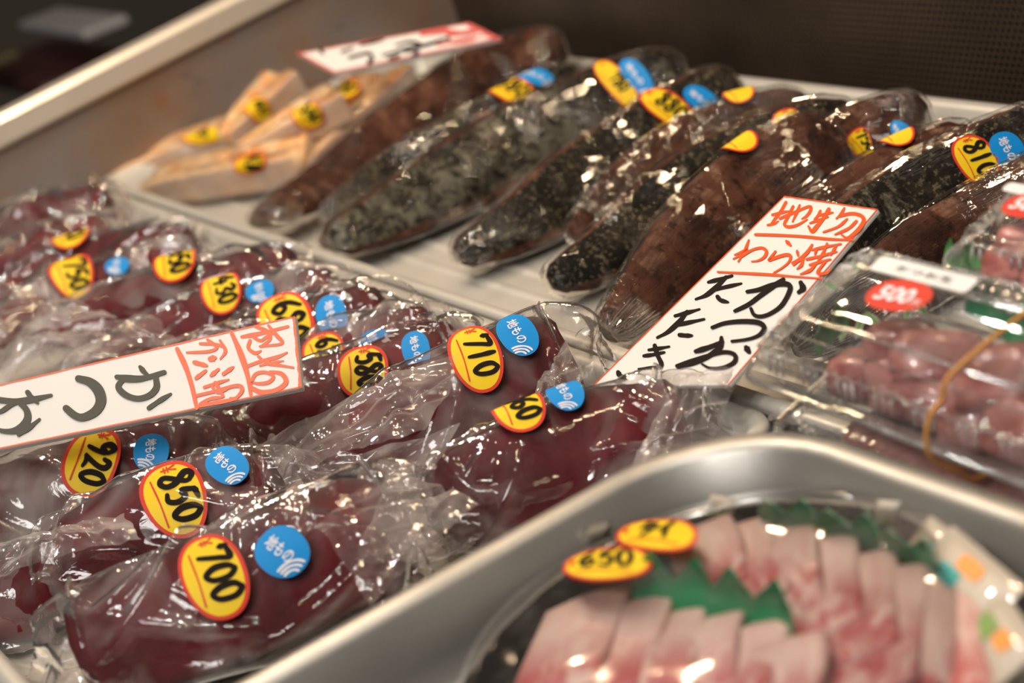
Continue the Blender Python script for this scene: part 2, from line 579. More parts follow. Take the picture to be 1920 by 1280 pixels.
# ------------------------------------------------------------------ brush strokes and glyphs
def ribbon(P, w, n=None, taper=(0.75, 0.6)):
    """2-D brush stroke -> verts (k,2), faces; round ends"""
    P = np.asarray(P, float)
    n = n or max(8, 6 * len(P))
    C = catmull(P, n)
    T = np.gradient(C, axis=0)
    L = np.linalg.norm(T, axis=1, keepdims=True)
    T = T / np.maximum(L, 1e-9)
    N = np.stack([-T[:, 1], T[:, 0]], 1)
    s = np.linspace(0, 1, n)
    ww = 0.5 * w * (1 - (1 - taper[0]) * np.clip(1 - s / 0.25, 0, 1) - (1 - taper[1]) * np.clip((s - 0.6) / 0.4, 0, 1) + 0.10 * np.sin(s * 9 + P[0, 0] * 50))
    V = np.vstack([C + N * ww[:, None], C - N * ww[:, None]])
    F = [(i, i + 1, n + i + 1, n + i) for i in range(n - 1)]
    V = V.tolist()
    for e, sg in ((0, -1), (n - 1, 1)):
        base = len(V)
        V.append(C[e].tolist())
        m = 5
        for k in range(m + 1):
            a = -math.pi / 2 + math.pi * k / m
            V.append((C[e] + ww[e] * (math.cos(a) * T[e] * sg + math.sin(a) * N[e])).tolist())
        for k in range(m):
            F.append((base, base + 1 + k, base + 2 + k))
    return np.array(V), F


DIG = {
    '0': [[(.30, .95), (.10, .75), (.08, .35), (.30, .05), (.55, .25), (.58, .70), (.35, .95), (.22, .90)]],
    '1': [[(.30, 1.0), (.32, .5), (.30, 0.0)]],
    '2': [[(.08, .75), (.25, .98), (.52, .85), (.48, .55), (.15, .10), (.05, .05), (.35, .08), (.65, .02)]],
    '3': [[(.08, .85), (.35, .98), (.55, .80), (.30, .55), (.58, .35), (.45, .05), (.08, .10)]],
    '4': [[(.40, 1.0), (.05, .40), (.65, .38)], [(.48, .65), (.42, 0.0)]],
    '5': [[(.20, .95), (.12, .55), (.42, .60), (.58, .32), (.40, .05), (.08, .08)], [(.20, .95), (.62, 1.0)]],
    '6': [[(.48, 1.0), (.15, .65), (.08, .25), (.35, .02), (.58, .25), (.40, .48), (.12, .35)]],
    '7': [[(.06, .72), (.06, .95)], [(.06, .92), (.60, .95), (.50, .60), (.28, 0.0)]],
    '8': [[(.52, .88), (.28, 1.0), (.10, .80), (.48, .45), (.52, .15), (.28, 0.0), (.08, .18), (.50, .68), (.52, .88)]],
    '9': [[(.55, .80), (.30, .98), (.08, .75), (.30, .52), (.55, .72), (.52, .40), (.40, 0.0)]],
    'Y': [[(.05, 1.0), (.30, .55), (.55, 1.0)], [(.30, .55), (.30, 0.0)], [(.05, .45), (.55, .45)], [(.05, .22), (.55, .22)]],
    'A': [[(.30, 1.0), (.20, .75), (.02, .50)], [(.28, .82), (.62, .85), (.50, .45), (.12, .0)], [(.25, .55), (.50, .50)]],   # katakana ta
    'B': [[(.60, 1.0), (.35, .65), (.05, .45)], [(.38, .66), (.38, 0.0)]],                                                   # katakana i
}


def text_mesh2d(body, bold=0.0):
    """printed lettering as flat 2-D triangles (Blender's own built-in font)"""
    cu = bpy.data.curves.new('lettering', 'FONT')
    cu.body = body
    cu.offset = bold
    cu.resolution_u = 3
    o = bpy.data.objects.new('lettering', cu)
    COL.objects.link(o)
    dg = bpy.context.evaluated_depsgraph_get()
    me = bpy.data.meshes.new_from_object(o.evaluated_get(dg))
    bm = bmesh.new()
    bm.from_mesh(me)
    bmesh.ops.remove_doubles(bm, verts=bm.verts, dist=1e-5)
    bmesh.ops.triangulate(bm, faces=bm.faces)
    bm.verts.ensure_lookup_table()
    V = np.array([v.co[:2] for v in bm.verts])
    F = [[v.index for v in f.verts] for f in bm.faces]
    bm.free()
    bpy.data.objects.remove(o)
    bpy.data.curves.remove(cu)
    bpy.data.meshes.remove(me)
    return V, F


TXT_LOCAL = text_mesh2d('地もの', 0.018)
TXT_500 = text_mesh2d('500', 0.030)
TXT_YEN = text_mesh2d('円', 0.010)
TXT_RAW = text_mesh2d('かつお生', 0.0)


def fit_text(T, cx, cy, wid, hei):
    V, F = T
    lo, hi = V.min(0), V.max(0)
    k = np.array([wid, hei]) / (hi - lo)
    return (V - (lo + hi) / 2) * k + np.array([cx, cy]), F


# ------------------------------------------------------------------ stickers that follow a surface
def sticker(parent, surf, kind, a, b, text='', name=None, seed=0):
    """surf(X, Y, off) -> world point, X along the reading direction, Y up, in metres; a, b half sizes"""
    rnd = random.Random(seed)
    rings = [0.0, 0.3, 0.55, 0.75, 0.84, 1.0] if kind == 'yellow' else [0.0, 0.3, 0.55, 0.8, 1.0]
    ns = 44
    V = [surf(0, 0, 0.0006)]
    F, mi = [], []
    for r in rings[1:]:
        for k in range(ns):
            q = 2 * math.pi * k / ns
            c, s = math.cos(q), math.sin(q)
            ex = 0.90
            x = math.copysign(abs(c) ** ex, c) * a * r
            y = math.copysign(abs(s) ** ex, s) * b * r * (1 - 0.06 * c)
            if kind == 'yellow' and r == 0.84:
                x, y = x / 0.84 / a * (a - 0.13 * b), y / 0.84 / b * (b - 0.13 * b)
            V.append(surf(x, y, 0.0006))
    for k in range(ns):
        F.append((0, 1 + k, 1 + (k + 1) % ns))
        mi.append(0)
    nr = len(rings) - 1
    for i in range(nr - 1):
        for k in range(ns):
            p, q = 1 + i * ns + k, 1 + i * ns + (k + 1) % ns
            F.append((p, p + ns, q + ns, q))
            mi.append(1 if (kind == 'yellow' and i == nr - 2) else 0)
    mats = {'yellow': [M['yellow'], M['red']], 'blue': [M['blue']], 'red': [M['red']]}[kind]
    nm = name or {'yellow': 'price_sticker', 'blue': 'origin_sticker', 'red': 'price_sticker'}[kind]
    o = mesh(nm, V, F, mats, parent, True, mi)
    mb = MB()

    def put(V2, F2, m, off=0.0009):
        mb.add([surf(x, y, off) for x, y in V2], F2, m)
    if kind == 'yellow':
        n = len(text)
        h = b * 0.98
        wd = min(0.62 * h, 1.30 * a / max(n, 1))
        x0 = -wd * n * 0.5 + 0.03 * a
        for i, ch in enumerate(text):
            for st in DIG[ch]:
                P = [(x0 + wd * i + p[0] * wd * 1.25 + rnd.uniform(-.02, .02) * wd, -0.42 * h + 0.16 * b + p[1] * h) for p in st]
                V2, F2 = ribbon(P, b * 0.20)
                put(V2, F2, 0)
        V2, F2 = ribbon([(-0.62 * a, -0.50 * b), (0, -0.47 * b), (0.60 * a, -0.52 * b)], b * 0.055, taper=(1, 1))
        put(V2, F2, 1)
        for st in DIG['Y']:
            P = [(-0.86 * a + p[0] * b * 0.34, -0.10 * b + p[1] * b * 0.42) for p in st]
            V2, F2 = ribbon(P, b * 0.05, taper=(1, 1))
            put(V2, F2, 1)
        mb.build('price_numerals', [M['ink'], M['red']], o, label='black handwritten price on yellow')
    elif kind == 'blue':
        V2, F2 = fit_text(TXT_LOCAL, -0.14 * a, 0.02 * b, 1.15 * a, 0.62 * b)
        put(V2, F2, 0)
        for rr in (0.98, 0.74, 0.50):
            P = []
            for k in range(9):
                q = math.radians(100 + 85 * k / 8)
                P.append((0.98 * a + rr * 0.62 * b * math.cos(q) - 0.04 * a, -0.62 * b + rr * 0.85 * b * math.sin(q)))
            P = [p for p in P if (p[0] / a) ** 2 + (p[1] / b) ** 2 < 0.95]
            if len(P) > 2:
                V2, F2 = ribbon(P, b * 0.10, taper=(1, 1))
                put(V2, F2, 0)
        mb.build('lettering', [M['white']], o, label='white lettering and arcs')
    elif kind == 'red':
        V2, F2 = fit_text(TXT_500, -0.10 * a, 0.0, 1.15 * a, 0.95 * b)
        V2 = V2 + np.stack([V2[:, 1] * 0.12, np.zeros(len(V2))], 1)
        put(V2, F2, 0)
        V2, F2 = fit_text(TXT_YEN, 0.66 * a, -0.30 * b, 0.24 * a, 0.38 * b)
        put(V2, F2, 0)
        mb.build('lettering', [M['white']], o, label='white 500 yen lettering')
    return o


class Surf:
    """smooth closed-section grid (nt x nf); finds the point under a pixel and lays a metric patch there"""

    def __init__(self, G):
        self.G = G
        self.nt, self.nf = G.shape[:2]
        dt = np.gradient(G, axis=0)
        df = (np.roll(G, -1, 1) - np.roll(G, 1, 1)) / 2
        N = np.cross(dt, df)
        N /= np.maximum(np.linalg.norm(N, axis=2, keepdims=True), 1e-12)
        cen = G.mean(1, keepdims=True)
        if ((G - cen) * N).sum() < 0:
            N = -N
        self.N = N

    def ev(self, i, j, A):
        i = min(max(i, 0), self.nt - 1.001)
        i0 = int(i)
        x = i - i0
        j0 = int(math.floor(j))
        y = j - j0
        a, b = j0 % self.nf, (j0 + 1) % self.nf
        return (A[i0, a] * (1 - x) + A[i0 + 1, a] * x) * (1 - y) + (A[i0, b] * (1 - x) + A[i0 + 1, b] * x) * y

    def find(self, u, v):
        px = project(self.G)
        d = ((px - [u, v]) ** 2).sum(2)
        face = ((CAM - self.G) * self.N).sum(2)
        d[face <= 0] += 1e9
        d[:2] += 1e9
        d[-2:] += 1e9
        i, j = np.unravel_index(np.argmin(d), d.shape)
        return float(i), float(j)

    def patch(self, u, v, av, bv, amax=0.030, bmax=0.022, amin=0.0, bmin=0.0):
        """av, bv: half-axis vectors in photo pixels (reading direction, up direction)"""
        i, j = self.find(u, v)
        p = self.ev(i, j, self.G)
        Si = self.ev(min(i + 1, self.nt - 1), j, self.G) - self.ev(max(i - 1, 0), j, self.G)
        Si /= (min(i + 1, self.nt - 1) - max(i - 1, 0))
        Sj = (self.ev(i, j + 1, self.G) - self.ev(i, j - 1, self.G)) / 2
        n = self.ev(i, j, self.N)

        def tan(vec):
            q = on_plane(u + vec[0], v + vec[1], p, n) - p
            return q
        A, B = tan(av), tan(bv)
        la, lb = np.linalg.norm(A), np.linalg.norm(B)
        A, B = A / la, B / lb
        # keep the two axes close to square
        c = A @ B
        A, B = nrm(A - 0.35 * c * B), nrm(B - 0.35 * c * A)
        J = np.stack([Si, Sj], 1)

        def loc(d):
            return np.linalg.lstsq(J, d, rcond=None)[0]
        la, lb = max(min(la, amax), amin), max(min(lb, bmax), bmin)
        dA, dB = loc(A), loc(B)
        G, N = self.G, self.N

        def surf(x, y, off):
            ii, jj = i + x * dA[0] + y * dB[0], j + x * dA[1] + y * dB[1]
            return self.ev(ii, jj, G) + self.ev(ii, jj, N) * off
        return surf, la, lb


SEC_RAW = [(-1.0, -.85), (0, -1.0), (.95, -.90), (1.0, -.35), (.72, .35), (.15, .95), (-.25, .95), (-.75, .45), (-1.0, -.2)]
SEC_TAT = [(-.85, -.9), (0, -1.0), (.88, -.92), (1.0, -.40), (.72, .30), (.10, 1.0), (-.35, .92), (-.85, .45), (-1.0, -.2)]
SEC_FLAT = [(-1.0, -1.0), (0, -1.0), (.97, -1.0), (1.0, -.95), (1.0, .70), (.95, .95), (.60, 1.0), (.15, .80), (-.02, .62), (-.20, .82), (-.6, 1.0), (-.95, .98), (-1.0, .8), (-1.0, -.9)]


def spine_frame(path, nt):
    P = resample(catmull(path, 200), nt)
    T = np.gradient(P, axis=0)
    T /= np.linalg.norm(T, axis=1, keepdims=True)
    S = np.cross(T, [0, 0, 1.0])
    S /= np.linalg.norm(S, axis=1, keepdims=True)
    U = np.cross(S, T)
    return P, T, S, U


def loft(path, sec, hw, hh, roll, wprof, hprof, nt, nf):
    P, T, S, U = spine_frame(path, nt)
    sec = resample_closed(catmull(sec, 300, True), nf)
    t = np.linspace(0, 1, nt)
    W = np.interp(t, *zip(*wprof)) * hw
    H = np.interp(t, *zip(*hprof)) * hh
    c, s = math.cos(roll), math.sin(roll)
    G = np.zeros((nt, nf, 3))
    for k in range(nt):
        a, b = sec[:, 0] * W[k], sec[:, 1] * H[k]
        a2, b2 = a * c - b * s, a * s + b * c
        G[k] = P[k] + a2[:, None] * S[k] + b2[:, None] * U[k]
    return G, sec


def close_ends(nt, nf, F):
    F = F + [tuple(range(nf))[::-1]] + [tuple((nt - 1) * nf + k for k in range(nf))]
    return F


def add_uv(o, nt, nf):
    me = o.data
    uv = me.uv_layers.new(name='UVMap')
    li = np.zeros(len(me.loops), np.int32)
    me.loops.foreach_get('vertex_index', li)
    i, j = np.minimum(li // nf, nt - 1), li % nf
    # reflect around the section so there is no seam
    vv = np.abs(j / nf * 2 - 1)
    uv.data.foreach_set('uv', np.stack([i / nt, vv], 1).astype(np.float32).ravel())


def rough_up(G, N, amp, scale, seed, oct=3):
    nt, nf = G.shape[:2]
    off = Vector((seed * 3.1, seed * 1.7, seed * 0.9))
    out = np.zeros((nt, nf))
    for i in range(nt):
        for j in range(nf):
            out[i, j] = noise.fractal(Vector(G[i, j]) * scale + off, 1.0, 2.0, oct)
    return G + N * (out * amp)[..., None]


def crumple(G, N, seed, amp, loose, length):
    """folded thin plastic: straight sharp creases running at angles across the bag, flat panels between them"""
    rnd = random.Random(seed * 13 + 1)
    nt, nf = G.shape[:2]
    per = np.linalg.norm(np.roll(G, -1, 1) - G, axis=2).sum(1)
    per = float(np.median(per))
    S = np.repeat(np.linspace(0, length, nt)[:, None], nf, 1)
    A = np.repeat((np.arange(nf) / nf * per)[None, :], nt, 0)
    top = np.zeros((nt, nf))

    def fold(s0, a0, ang, ln, wd, h, bend):
        d = S - s0
        e = (A - a0 + per / 2) % per - per / 2
        c, si = math.cos(ang), math.sin(ang)
        u = d * c + e * si
        v = -d * si + e * c - bend * u * u
        fall = np.clip(1 - (np.abs(u) / ln) ** 2, 0, 1)
        return h * fall * np.clip(1 - np.abs(v) / wd, 0, 1)
    for k in range(70):
        an = rnd.choice((1, -1)) * math.radians(rnd.choice((rnd.uniform(8, 30), rnd.uniform(30, 75))))
        top = np.maximum(top, fold(rnd.uniform(0, length), rnd.uniform(0, per), an, rnd.uniform(.010, .030), rnd.uniform(.0022, .0048), rnd.uniform(.35, 1.0), rnd.uniform(-9, 9)))
    for k in range(9):
        an = rnd.choice((1, -1)) * math.radians(rnd.uniform(12, 50))
        top = np.maximum(top, fold(rnd.uniform(0, length), rnd.uniform(0, per), an, rnd.uniform(.03, .06), rnd.uniform(.005, .009), rnd.uniform(1.0, 1.9), rnd.uniform(-5, 5)))
    off = Vector((seed * 5.3, seed * 2.9, seed * 4.1))
    slow = np.array([[noise.noise(Vector(G[i, j]) * 38 + off) for j in range(nf)] for i in range(nt)])
    out = top * amp - amp + 0.35 * amp * np.clip(slow, -1, 0)
    return G + N * (out * (1 + .5 * loose[:, None]))[..., None]


# ------------------------------------------------------------------ raw loins in bags
LOIN_W = [(0, .12), (.03, .36), (.12, .60), (.30, .88), (.5, 1), (.8, 1), (.93, .92), (.985, .80), (1, .68)]
LOIN_H = [(0, .15), (.03, .40), (.12, .62), (.30, .90), (.5, 1), (.8, 1), (.93, .95), (.985, .85), (1, .72)]


def raw_loin(label, pts, hw, hh, roll=0.0, ext=(0.05, 0.04), stickers=(), bag='bag', seed=1, zmin=-0.019, gap=0.0048, wprof=None, hprof=None, flare=1.15, amp=0.0034, drop=(1, 1)):
    path = np.array([at(u, v, z) for u, v, z in pts])
    base = path.mean(0)
    base = np.array([base[0], base[1], max(zmin, path[:, 2].min() - hh)])
    root = empty('bonito_loin_bag', base)
    tag(root, label, 'bagged fish', 'bags of raw bonito loin')
    nt, nf = 72, 44
    G, sec = loft(path, SEC_RAW, hw, hh, roll, wprof or LOIN_W, hprof or LOIN_H, nt, nf)
    s = Surf(G)
    G = rough_up(G, s.N, 0.0022, 42, seed)
    G[..., 2] = np.maximum(G[..., 2], zmin)
    o = mesh('loin', G, close_ends(nt, nf, grid_faces(nt, nf)), M['flesh'], root)
    ang = np.tile(np.clip((sec[:, 1] - 0.1) * 1.3, 0, 1) * np.clip((0.35 - sec[:, 0]) * 2.5, 0, 1), nt)
    set_attr(o, 'skin', ang * 0.85)
    add_uv(o, nt, nf)
    # bag: longer than the loin, ends collapse to a flat fold
    nt, nf = 180, 112
    dense = catmull(path, 60)
    d0, d1 = nrm(dense[0] - dense[6]), nrm(dense[-1] - dense[-7])
    d0[2] = d1[2] = 0
    L = np.linalg.norm(np.diff(dense, axis=0), axis=1).sum()
    k0 = [dense[0] + d0 * ext[0] * q + np.array([0, 0, (zmin + .004 - dense[0][2]) * q ** .7 * drop[0]]) for q in (1, .8, .6, .4, .2)]
    k1 = [dense[-1] + d1 * ext[1] * q + np.array([0, 0, (zmin + .004 - dense[-1][2]) * q ** .7 * drop[1]]) for q in (.2, .4, .6, .8, 1)]
    p2 = np.vstack([k0, dense, k1])
    tot = L + ext[0] + ext[1]
    a, b = ext[0] / tot, 1 - ext[1] / tot
    t = np.linspace(0, 1, nt)
    tl = np.clip((t - a) / (b - a), 0, 1)
    e = np.clip(np.maximum((a - t) / max(a, 1e-6), (t - b) / max(1 - b, 1e-6)), 0, 1)
    wl = np.interp(tl, *zip(*(wprof or LOIN_W)))
    hl = np.interp(tl, *zip(*(hprof or LOIN_H)))
    wl, hl = [np.convolve(np.pad(q, 6, mode='edge'), np.ones(13) / 13, 'valid') for q in (np.maximum(wl, .34), np.maximum(hl, .3))]
    ww = (wl + gap / hw) * (1 - e ** .8) + flare * .80 * e ** .8
    hv = (hl + gap / hh) * (1 - e) ** 1.3 + .05
    B, _ = loft(p2, SEC_RAW, hw, hh, roll, list(zip(t, ww)), list(zip(t, hv)), nt, nf)
    B = np.array(B)
    B[..., 2] = np.maximum(B[..., 2], zmin - 0.0005)
    sb = Surf(B)
    C = crumple(B, sb.N, seed, amp, e, tot)
    # gathered, wavy flat ends
    for i in range(nt):
        if e[i] > 0:
            for j in range(nf):
                q = noise.noise(Vector((C[i, j, 0] * 45, C[i, j, 1] * 45, seed)))
                g = math.sin(j / nf * 2 * math.pi * 7 + seed + 3 * q) * .5 + math.sin(j / nf * 2 * math.pi * 12 + 2 * seed + 4 * q) * .3
                C[i, j, 2] += e[i] * (.0085 * q + .0022 * g)
    C[..., 2] = np.maximum(C[..., 2], zmin - 0.0005)
    bg = mesh('plastic_bag', C, close_ends(nt, nf, grid_faces(nt, nf)), M[bag], root, label='clear crumpled plastic bag')
    set_attr(bg, 'loose', np.repeat(np.clip(e * 1.6, 0, 1), nf))
    for q, st in enumerate(stickers):
        kind, u, v, av, bv = st[:5]
        text = st[5] if len(st) > 5 else ''
        am, bm_ = (0.0245, 0.0185) if kind == 'yellow' else (0.0165, 0.0120)
        f, la, lb = sb.patch(u, v, av, bv, am, bm_)
        sh = st[6] if len(st) > 6 else 0
        sticker(root, (lambda x, y, o_, f=f, sh=sh: f(x + sh, y, o_)), kind, la, lb, text, seed=seed * 10 + q)
    return root


def bag_flap(root, corners, seed, mat='bag', bow=.004, n=72):
    """a loose sheet of the bag: four corners (pixel u, v and height), folds running across it"""
    P = [at(u, v, z) for u, v, z in corners]
    rnd = random.Random(seed)
    s, t = np.meshgrid(np.linspace(0, 1, n), np.linspace(0, 1, n), indexing='ij')
    # ragged outline
    wob = lambda q, k: .05 * np.array([noise.noise(Vector((x * 3.1, k * 5.7, seed * 1.3))) for x in q.ravel()]).reshape(q.shape)
    s2, t2 = s + wob(t, 1) * (2 * s - 1), t + wob(s, 2) * (2 * t - 1)
    G = (P[0] * ((1 - s2) * (1 - t2))[..., None] + P[1] * (s2 * (1 - t2))[..., None] + P[2] * (s2 * t2)[..., None] + P[3] * ((1 - s2) * t2)[..., None])
    nn = nrm(np.cross(P[1] - P[0], P[3] - P[0]))
    if nn[2] < 0:
        nn = -nn
    L1, L2 = np.linalg.norm(P[1] - P[0]), np.linalg.norm(P[3] - P[0])
    X, Yg = s * L1, t * L2
    d = bow * 4 * s * (1 - s)
    for k in range(16):
        a = rnd.uniform(-.6, .6) + (0 if rnd.random() < .6 else 1.2)
        c, si = math.cos(a), math.sin(a)
        x0, y0 = rnd.uniform(0, L1), rnd.uniform(0, L2)
        u = (X - x0) * c + (Yg - y0) * si
        v = -(X - x0) * si + (Yg - y0) * c
        ln, wd, h = rnd.uniform(.015, .06), rnd.uniform(.002, .007), rnd.uniform(.0006, .0024) * rnd.choice((1, 1, -1))
        d = d + h * np.clip(1 - (u / ln) ** 2, 0, 1) * np.clip(1 - np.abs(v) / wd, 0, 1)
    slow = np.array([noise.noise(Vector(p) * 45 + Vector((seed, 0, 0))) for p in G.reshape(-1, 3)]).reshape(n, n)
    G = G + nn * (d + .0035 * slow)[..., None]
    o = mesh('bag_flap', G, grid_faces(n, n, False), M[mat], root, label='loose crumpled end of the clear bag')
    set_attr(o, 'loose', np.full(n * n, .30))
    return o


# ------------------------------------------------------------------ seared loins in tight film
TAT_W = [(0, .20), (.02, .36), (.06, .46), (.18, .68), (.38, .96), (.55, 1), (.80, 1), (.92, .92), (.975, .74), (1, .42)]
TAT_H = [(0, .24), (.02, .44), (.06, .52), (.18, .70), (.38, .96), (.55, 1), (.80, 1), (.92, .94), (.975, .76), (1, .42)]


def seared_loin(label, pts, hw, hh, roll=0.0, skin='front', stickers=(), seed=1, zmin=-0.019, wprof=None, hprof=None, film=True, silver=0.0):
    hw, hh = hw * 1.20, hh * 1.22
    path = np.array([at(u, v, z + .0035) for u, v, z in pts])
    base = path.mean(0)
    root = empty('seared_bonito', (base[0], base[1], max(zmin, path[:, 2].min() - hh)))
    tag(root, label, 'seared fish', 'seared bonito loins in the back tray')
    nt, nf = 96, 52
    G, sec = loft(path, SEC_TAT, hw, hh, roll, wprof or TAT_W, hprof or TAT_H, nt, nf)
    sm = Surf(np.array(G))
    G = rough_up(G, sm.N, 0.0014, 45, seed) - sm.N * 0.0006
    G[..., 2] = np.maximum(G[..., 2], zmin)
    o = mesh('loin', G, close_ends(nt, nf, grid_faces(nt, nf)), M['seared'], root)
    fr = np.clip((sec[:, 0] * 1.0 + 0.10) * 3, 0, 1) * np.clip((sec[:, 1] + 0.62) * 4, 0, 1)     # viewer's side of the ridge
    if skin == 'front':
        k = fr
    elif skin == 'back':
        k = np.clip((-sec[:, 0] - 0.35) * 3, 0, 1)
    elif skin == 'both':
        k = np.clip((sec[:, 1] + 0.4) * 3, 0, 1)
    else:
        k = np.zeros(nf)
    set_attr(o, 'skin', np.tile(k, nt))
    set_attr(o, 'silver', np.full(nt * nf, silver))
    add_uv(o, nt, nf)
    if film:
        off = 0.0004
        F2 = sm.G + sm.N * off
        t = np.linspace(0, 1, nt)
        for i in range(nt):
            k = math.exp(-t[i] / 0.10) + 0.35 * math.exp(-(1 - t[i]) / 0.06)
            for j in range(nf):
                a = 2 * math.pi * j / nf
                wv = math.sin(a * 11 + seed + 6 * t[i]) * 0.5 + math.sin(a * 17 + seed * 2.3) * 0.35
                cr = noise.noise(Vector((t[i] * 9 + seed, a * 3.5, seed)))
                F2[i, j] += sm.N[i, j] * (0.0013 + 0.0013 * wv * k + 0.0006 * cr)
        F2[..., 2] = np.maximum(F2[..., 2], zmin - 0.0005)
        fo = mesh('cling_wrap', F2, close_ends(nt, nf, grid_faces(nt, nf)), M['film'], root, label='clear tight film')
        add_uv(fo, nt, nf)
    ss = Surf(sm.G + sm.N * 0.0022)
    for q, st in enumerate(stickers):
        kind, u, v, av, bv = st[:5]
        text = st[5] if len(st) > 5 else ''
        am, bm_ = (0.0245, 0.0185) if kind == 'yellow' else (0.0165, 0.0120)
        f, la, lb = ss.patch(u, v, av, bv, am, bm_)
        sh = st[6] if len(st) > 6 else 0
        sticker(root, (lambda x, y, o_, f=f, sh=sh: f(x + sh, y, o_)), kind, la, lb, text, seed=seed * 10 + q)
    return root


FLAT_W = [(0, .30), (.02, .40), (.10, .48), (.4, .74), (.7, .92), (.985, 1), (1, .99)]
FLAT_H = [(0, .40), (.02, .62), (.10, .75), (.4, .95), (.7, 1), (.99, 1), (1, .97)]


def grilled_fillet(label, pts, hw, hh, roll, stickers, seed, wprof=None):
    hw, hh = hw * 1.42, hh * 1.35
    path = np.array([at(u, v, z + .002) for u, v, z in pts])
    base = path.mean(0)
    root = empty('grilled_fillet', (base[0], base[1], path[:, 2].min() - hh))
    tag(root, label, 'grilled fish', 'pale grilled fillets by the steel side panel')
    nt, nf = 60, 44
    G, sec = loft(path, SEC_FLAT, hw, hh, roll, wprof or FLAT_W, FLAT_H, nt, nf)
    sm = Surf(np.array(G))
    G = rough_up(G, sm.N, 0.0007, 60, seed)
    G[..., 2] = np.maximum(G[..., 2], -0.019)
    o = mesh('fillet', G, close_ends(nt, nf, grid_faces(nt, nf)), M['grilled'], root)
    set_attr(o, 'skin', np.tile(np.clip((np.abs(sec[:, 0]) - 0.85) * 8, 0, 1), nt))
    add_uv(o, nt, nf)
    F2 = sm.G + sm.N * 0.0012
    fo = mesh('cling_wrap', F2, close_ends(nt, nf, grid_faces(nt, nf)), M['film'], root, label='clear tight film')
    add_uv(fo, nt, nf)
    ss = Surf(sm.G + sm.N * 0.0024)
    for q, st in enumerate(stickers):
        kind, u, v, av, bv, text = st
        f, la, lb = ss.patch(u, v, av, bv, 0.0215, 0.0185)
        sticker(root, f, kind, la, lb, text, seed=seed * 10 + q)
    return root


# ------------------------------------------------------------------ large structure
def structure(name, mb, mats, label=None):
    o = mb.build(name, mats)
    o['kind'] = 'structure'
    if label:
        o['label'] = label
    return o


structure('floor', MB().box((-3.2, -1.2, -0.92), (5.0, 0, 0), (0, 3.6, 0), (0, 0, 0.02)), M['darkwall'])
structure('wall_back', MB().box((-3.2, 2.2, -0.9), (5.0, 0, 0), (0, 0.05, 0), (0, 0, 3.2)), M['darkwall'])
structure('wall_left', MB().box((-3.0, -1.2, -0.9), (0.05, 0, 0), (0, 3.4, 0), (0, 0, 3.2)), M['darkwall'])

# display case: table-height bed, stainless side panel with rolled rim, perforated back sheet
case = empty('display_case', (-0.1, 0.0, -0.90))
tag(case, 'dark steel fish display case with sloping side panel and perforated back', 'display case')
MB().box((-0.72, -0.75, -0.90), (1.75, 0, 0), (0, 1.092, 0), (0, 0, 0.876)).build('case_bed', M['black'], case)
sp = MB()
x0, y0, y1 = -0.72, -0.60, 0.342
zt = lambda y: 0.0725 + (y + 0.05) * 0.088
sp.add([(x0, y0, -0.05), (x0, y1, -0.05), (x0, y1, zt(y1)), (x0, y0, zt(y0)),
        (x0 - 0.012, y0, -0.05), (x0 - 0.012, y1, -0.05), (x0 - 0.012, y1, zt(y1)), (x0 - 0.012, y0, zt(y0))],
       [(0, 1, 2, 3), (7, 6, 5, 4), (0, 3, 7, 4), (1, 5, 6, 2), (3, 2, 6, 7), (0, 4, 5, 1)])
sp.build('side_panel', M['panel'], case, label='brownish worn steel side panel')
rm = MB()
prof = [(0.004, -0.022), (0.008, -0.019), (0.008, -0.003), (0.004, 0.001), (-0.014, 0.001), (-0.018, -0.003), (-0.018, -0.022)]
for yy in (y0, y1):
    rm.add([(x0 + a, yy, zt(yy) + b) for a, b in prof], [])
n = len(prof)
rm.f = [(i, i + 1, n + i + 1, n + i) for i in range(n - 1)]
rm.m = [0] * (n - 1)
rm.build('panel_rim', M['rim'], case, label='pale folded steel rim')
bp = MB().box((-0.732, 0.342, -0.05), (1.80, 0, 0), (0, 0.004, 0), (0, 0, 0.215))
bp.build('perforated_back', M['perf'], case, label='black perforated steel sheet')


def rrect(x0, x1, y0, y1, r, seg=8):
    P = []
    for cx, cy, a in ((x1 - r, y0 + r, -90), (x1 - r, y1 - r, 0), (x0 + r, y1 - r, 90), (x0 + r, y0 + r, 180)):
        for k in range(seg + 1):
            q = math.radians(a + 90 * k / seg)
            P.append((cx + r * math.cos(q), cy + r * math.sin(q)))
    return np.array(P)


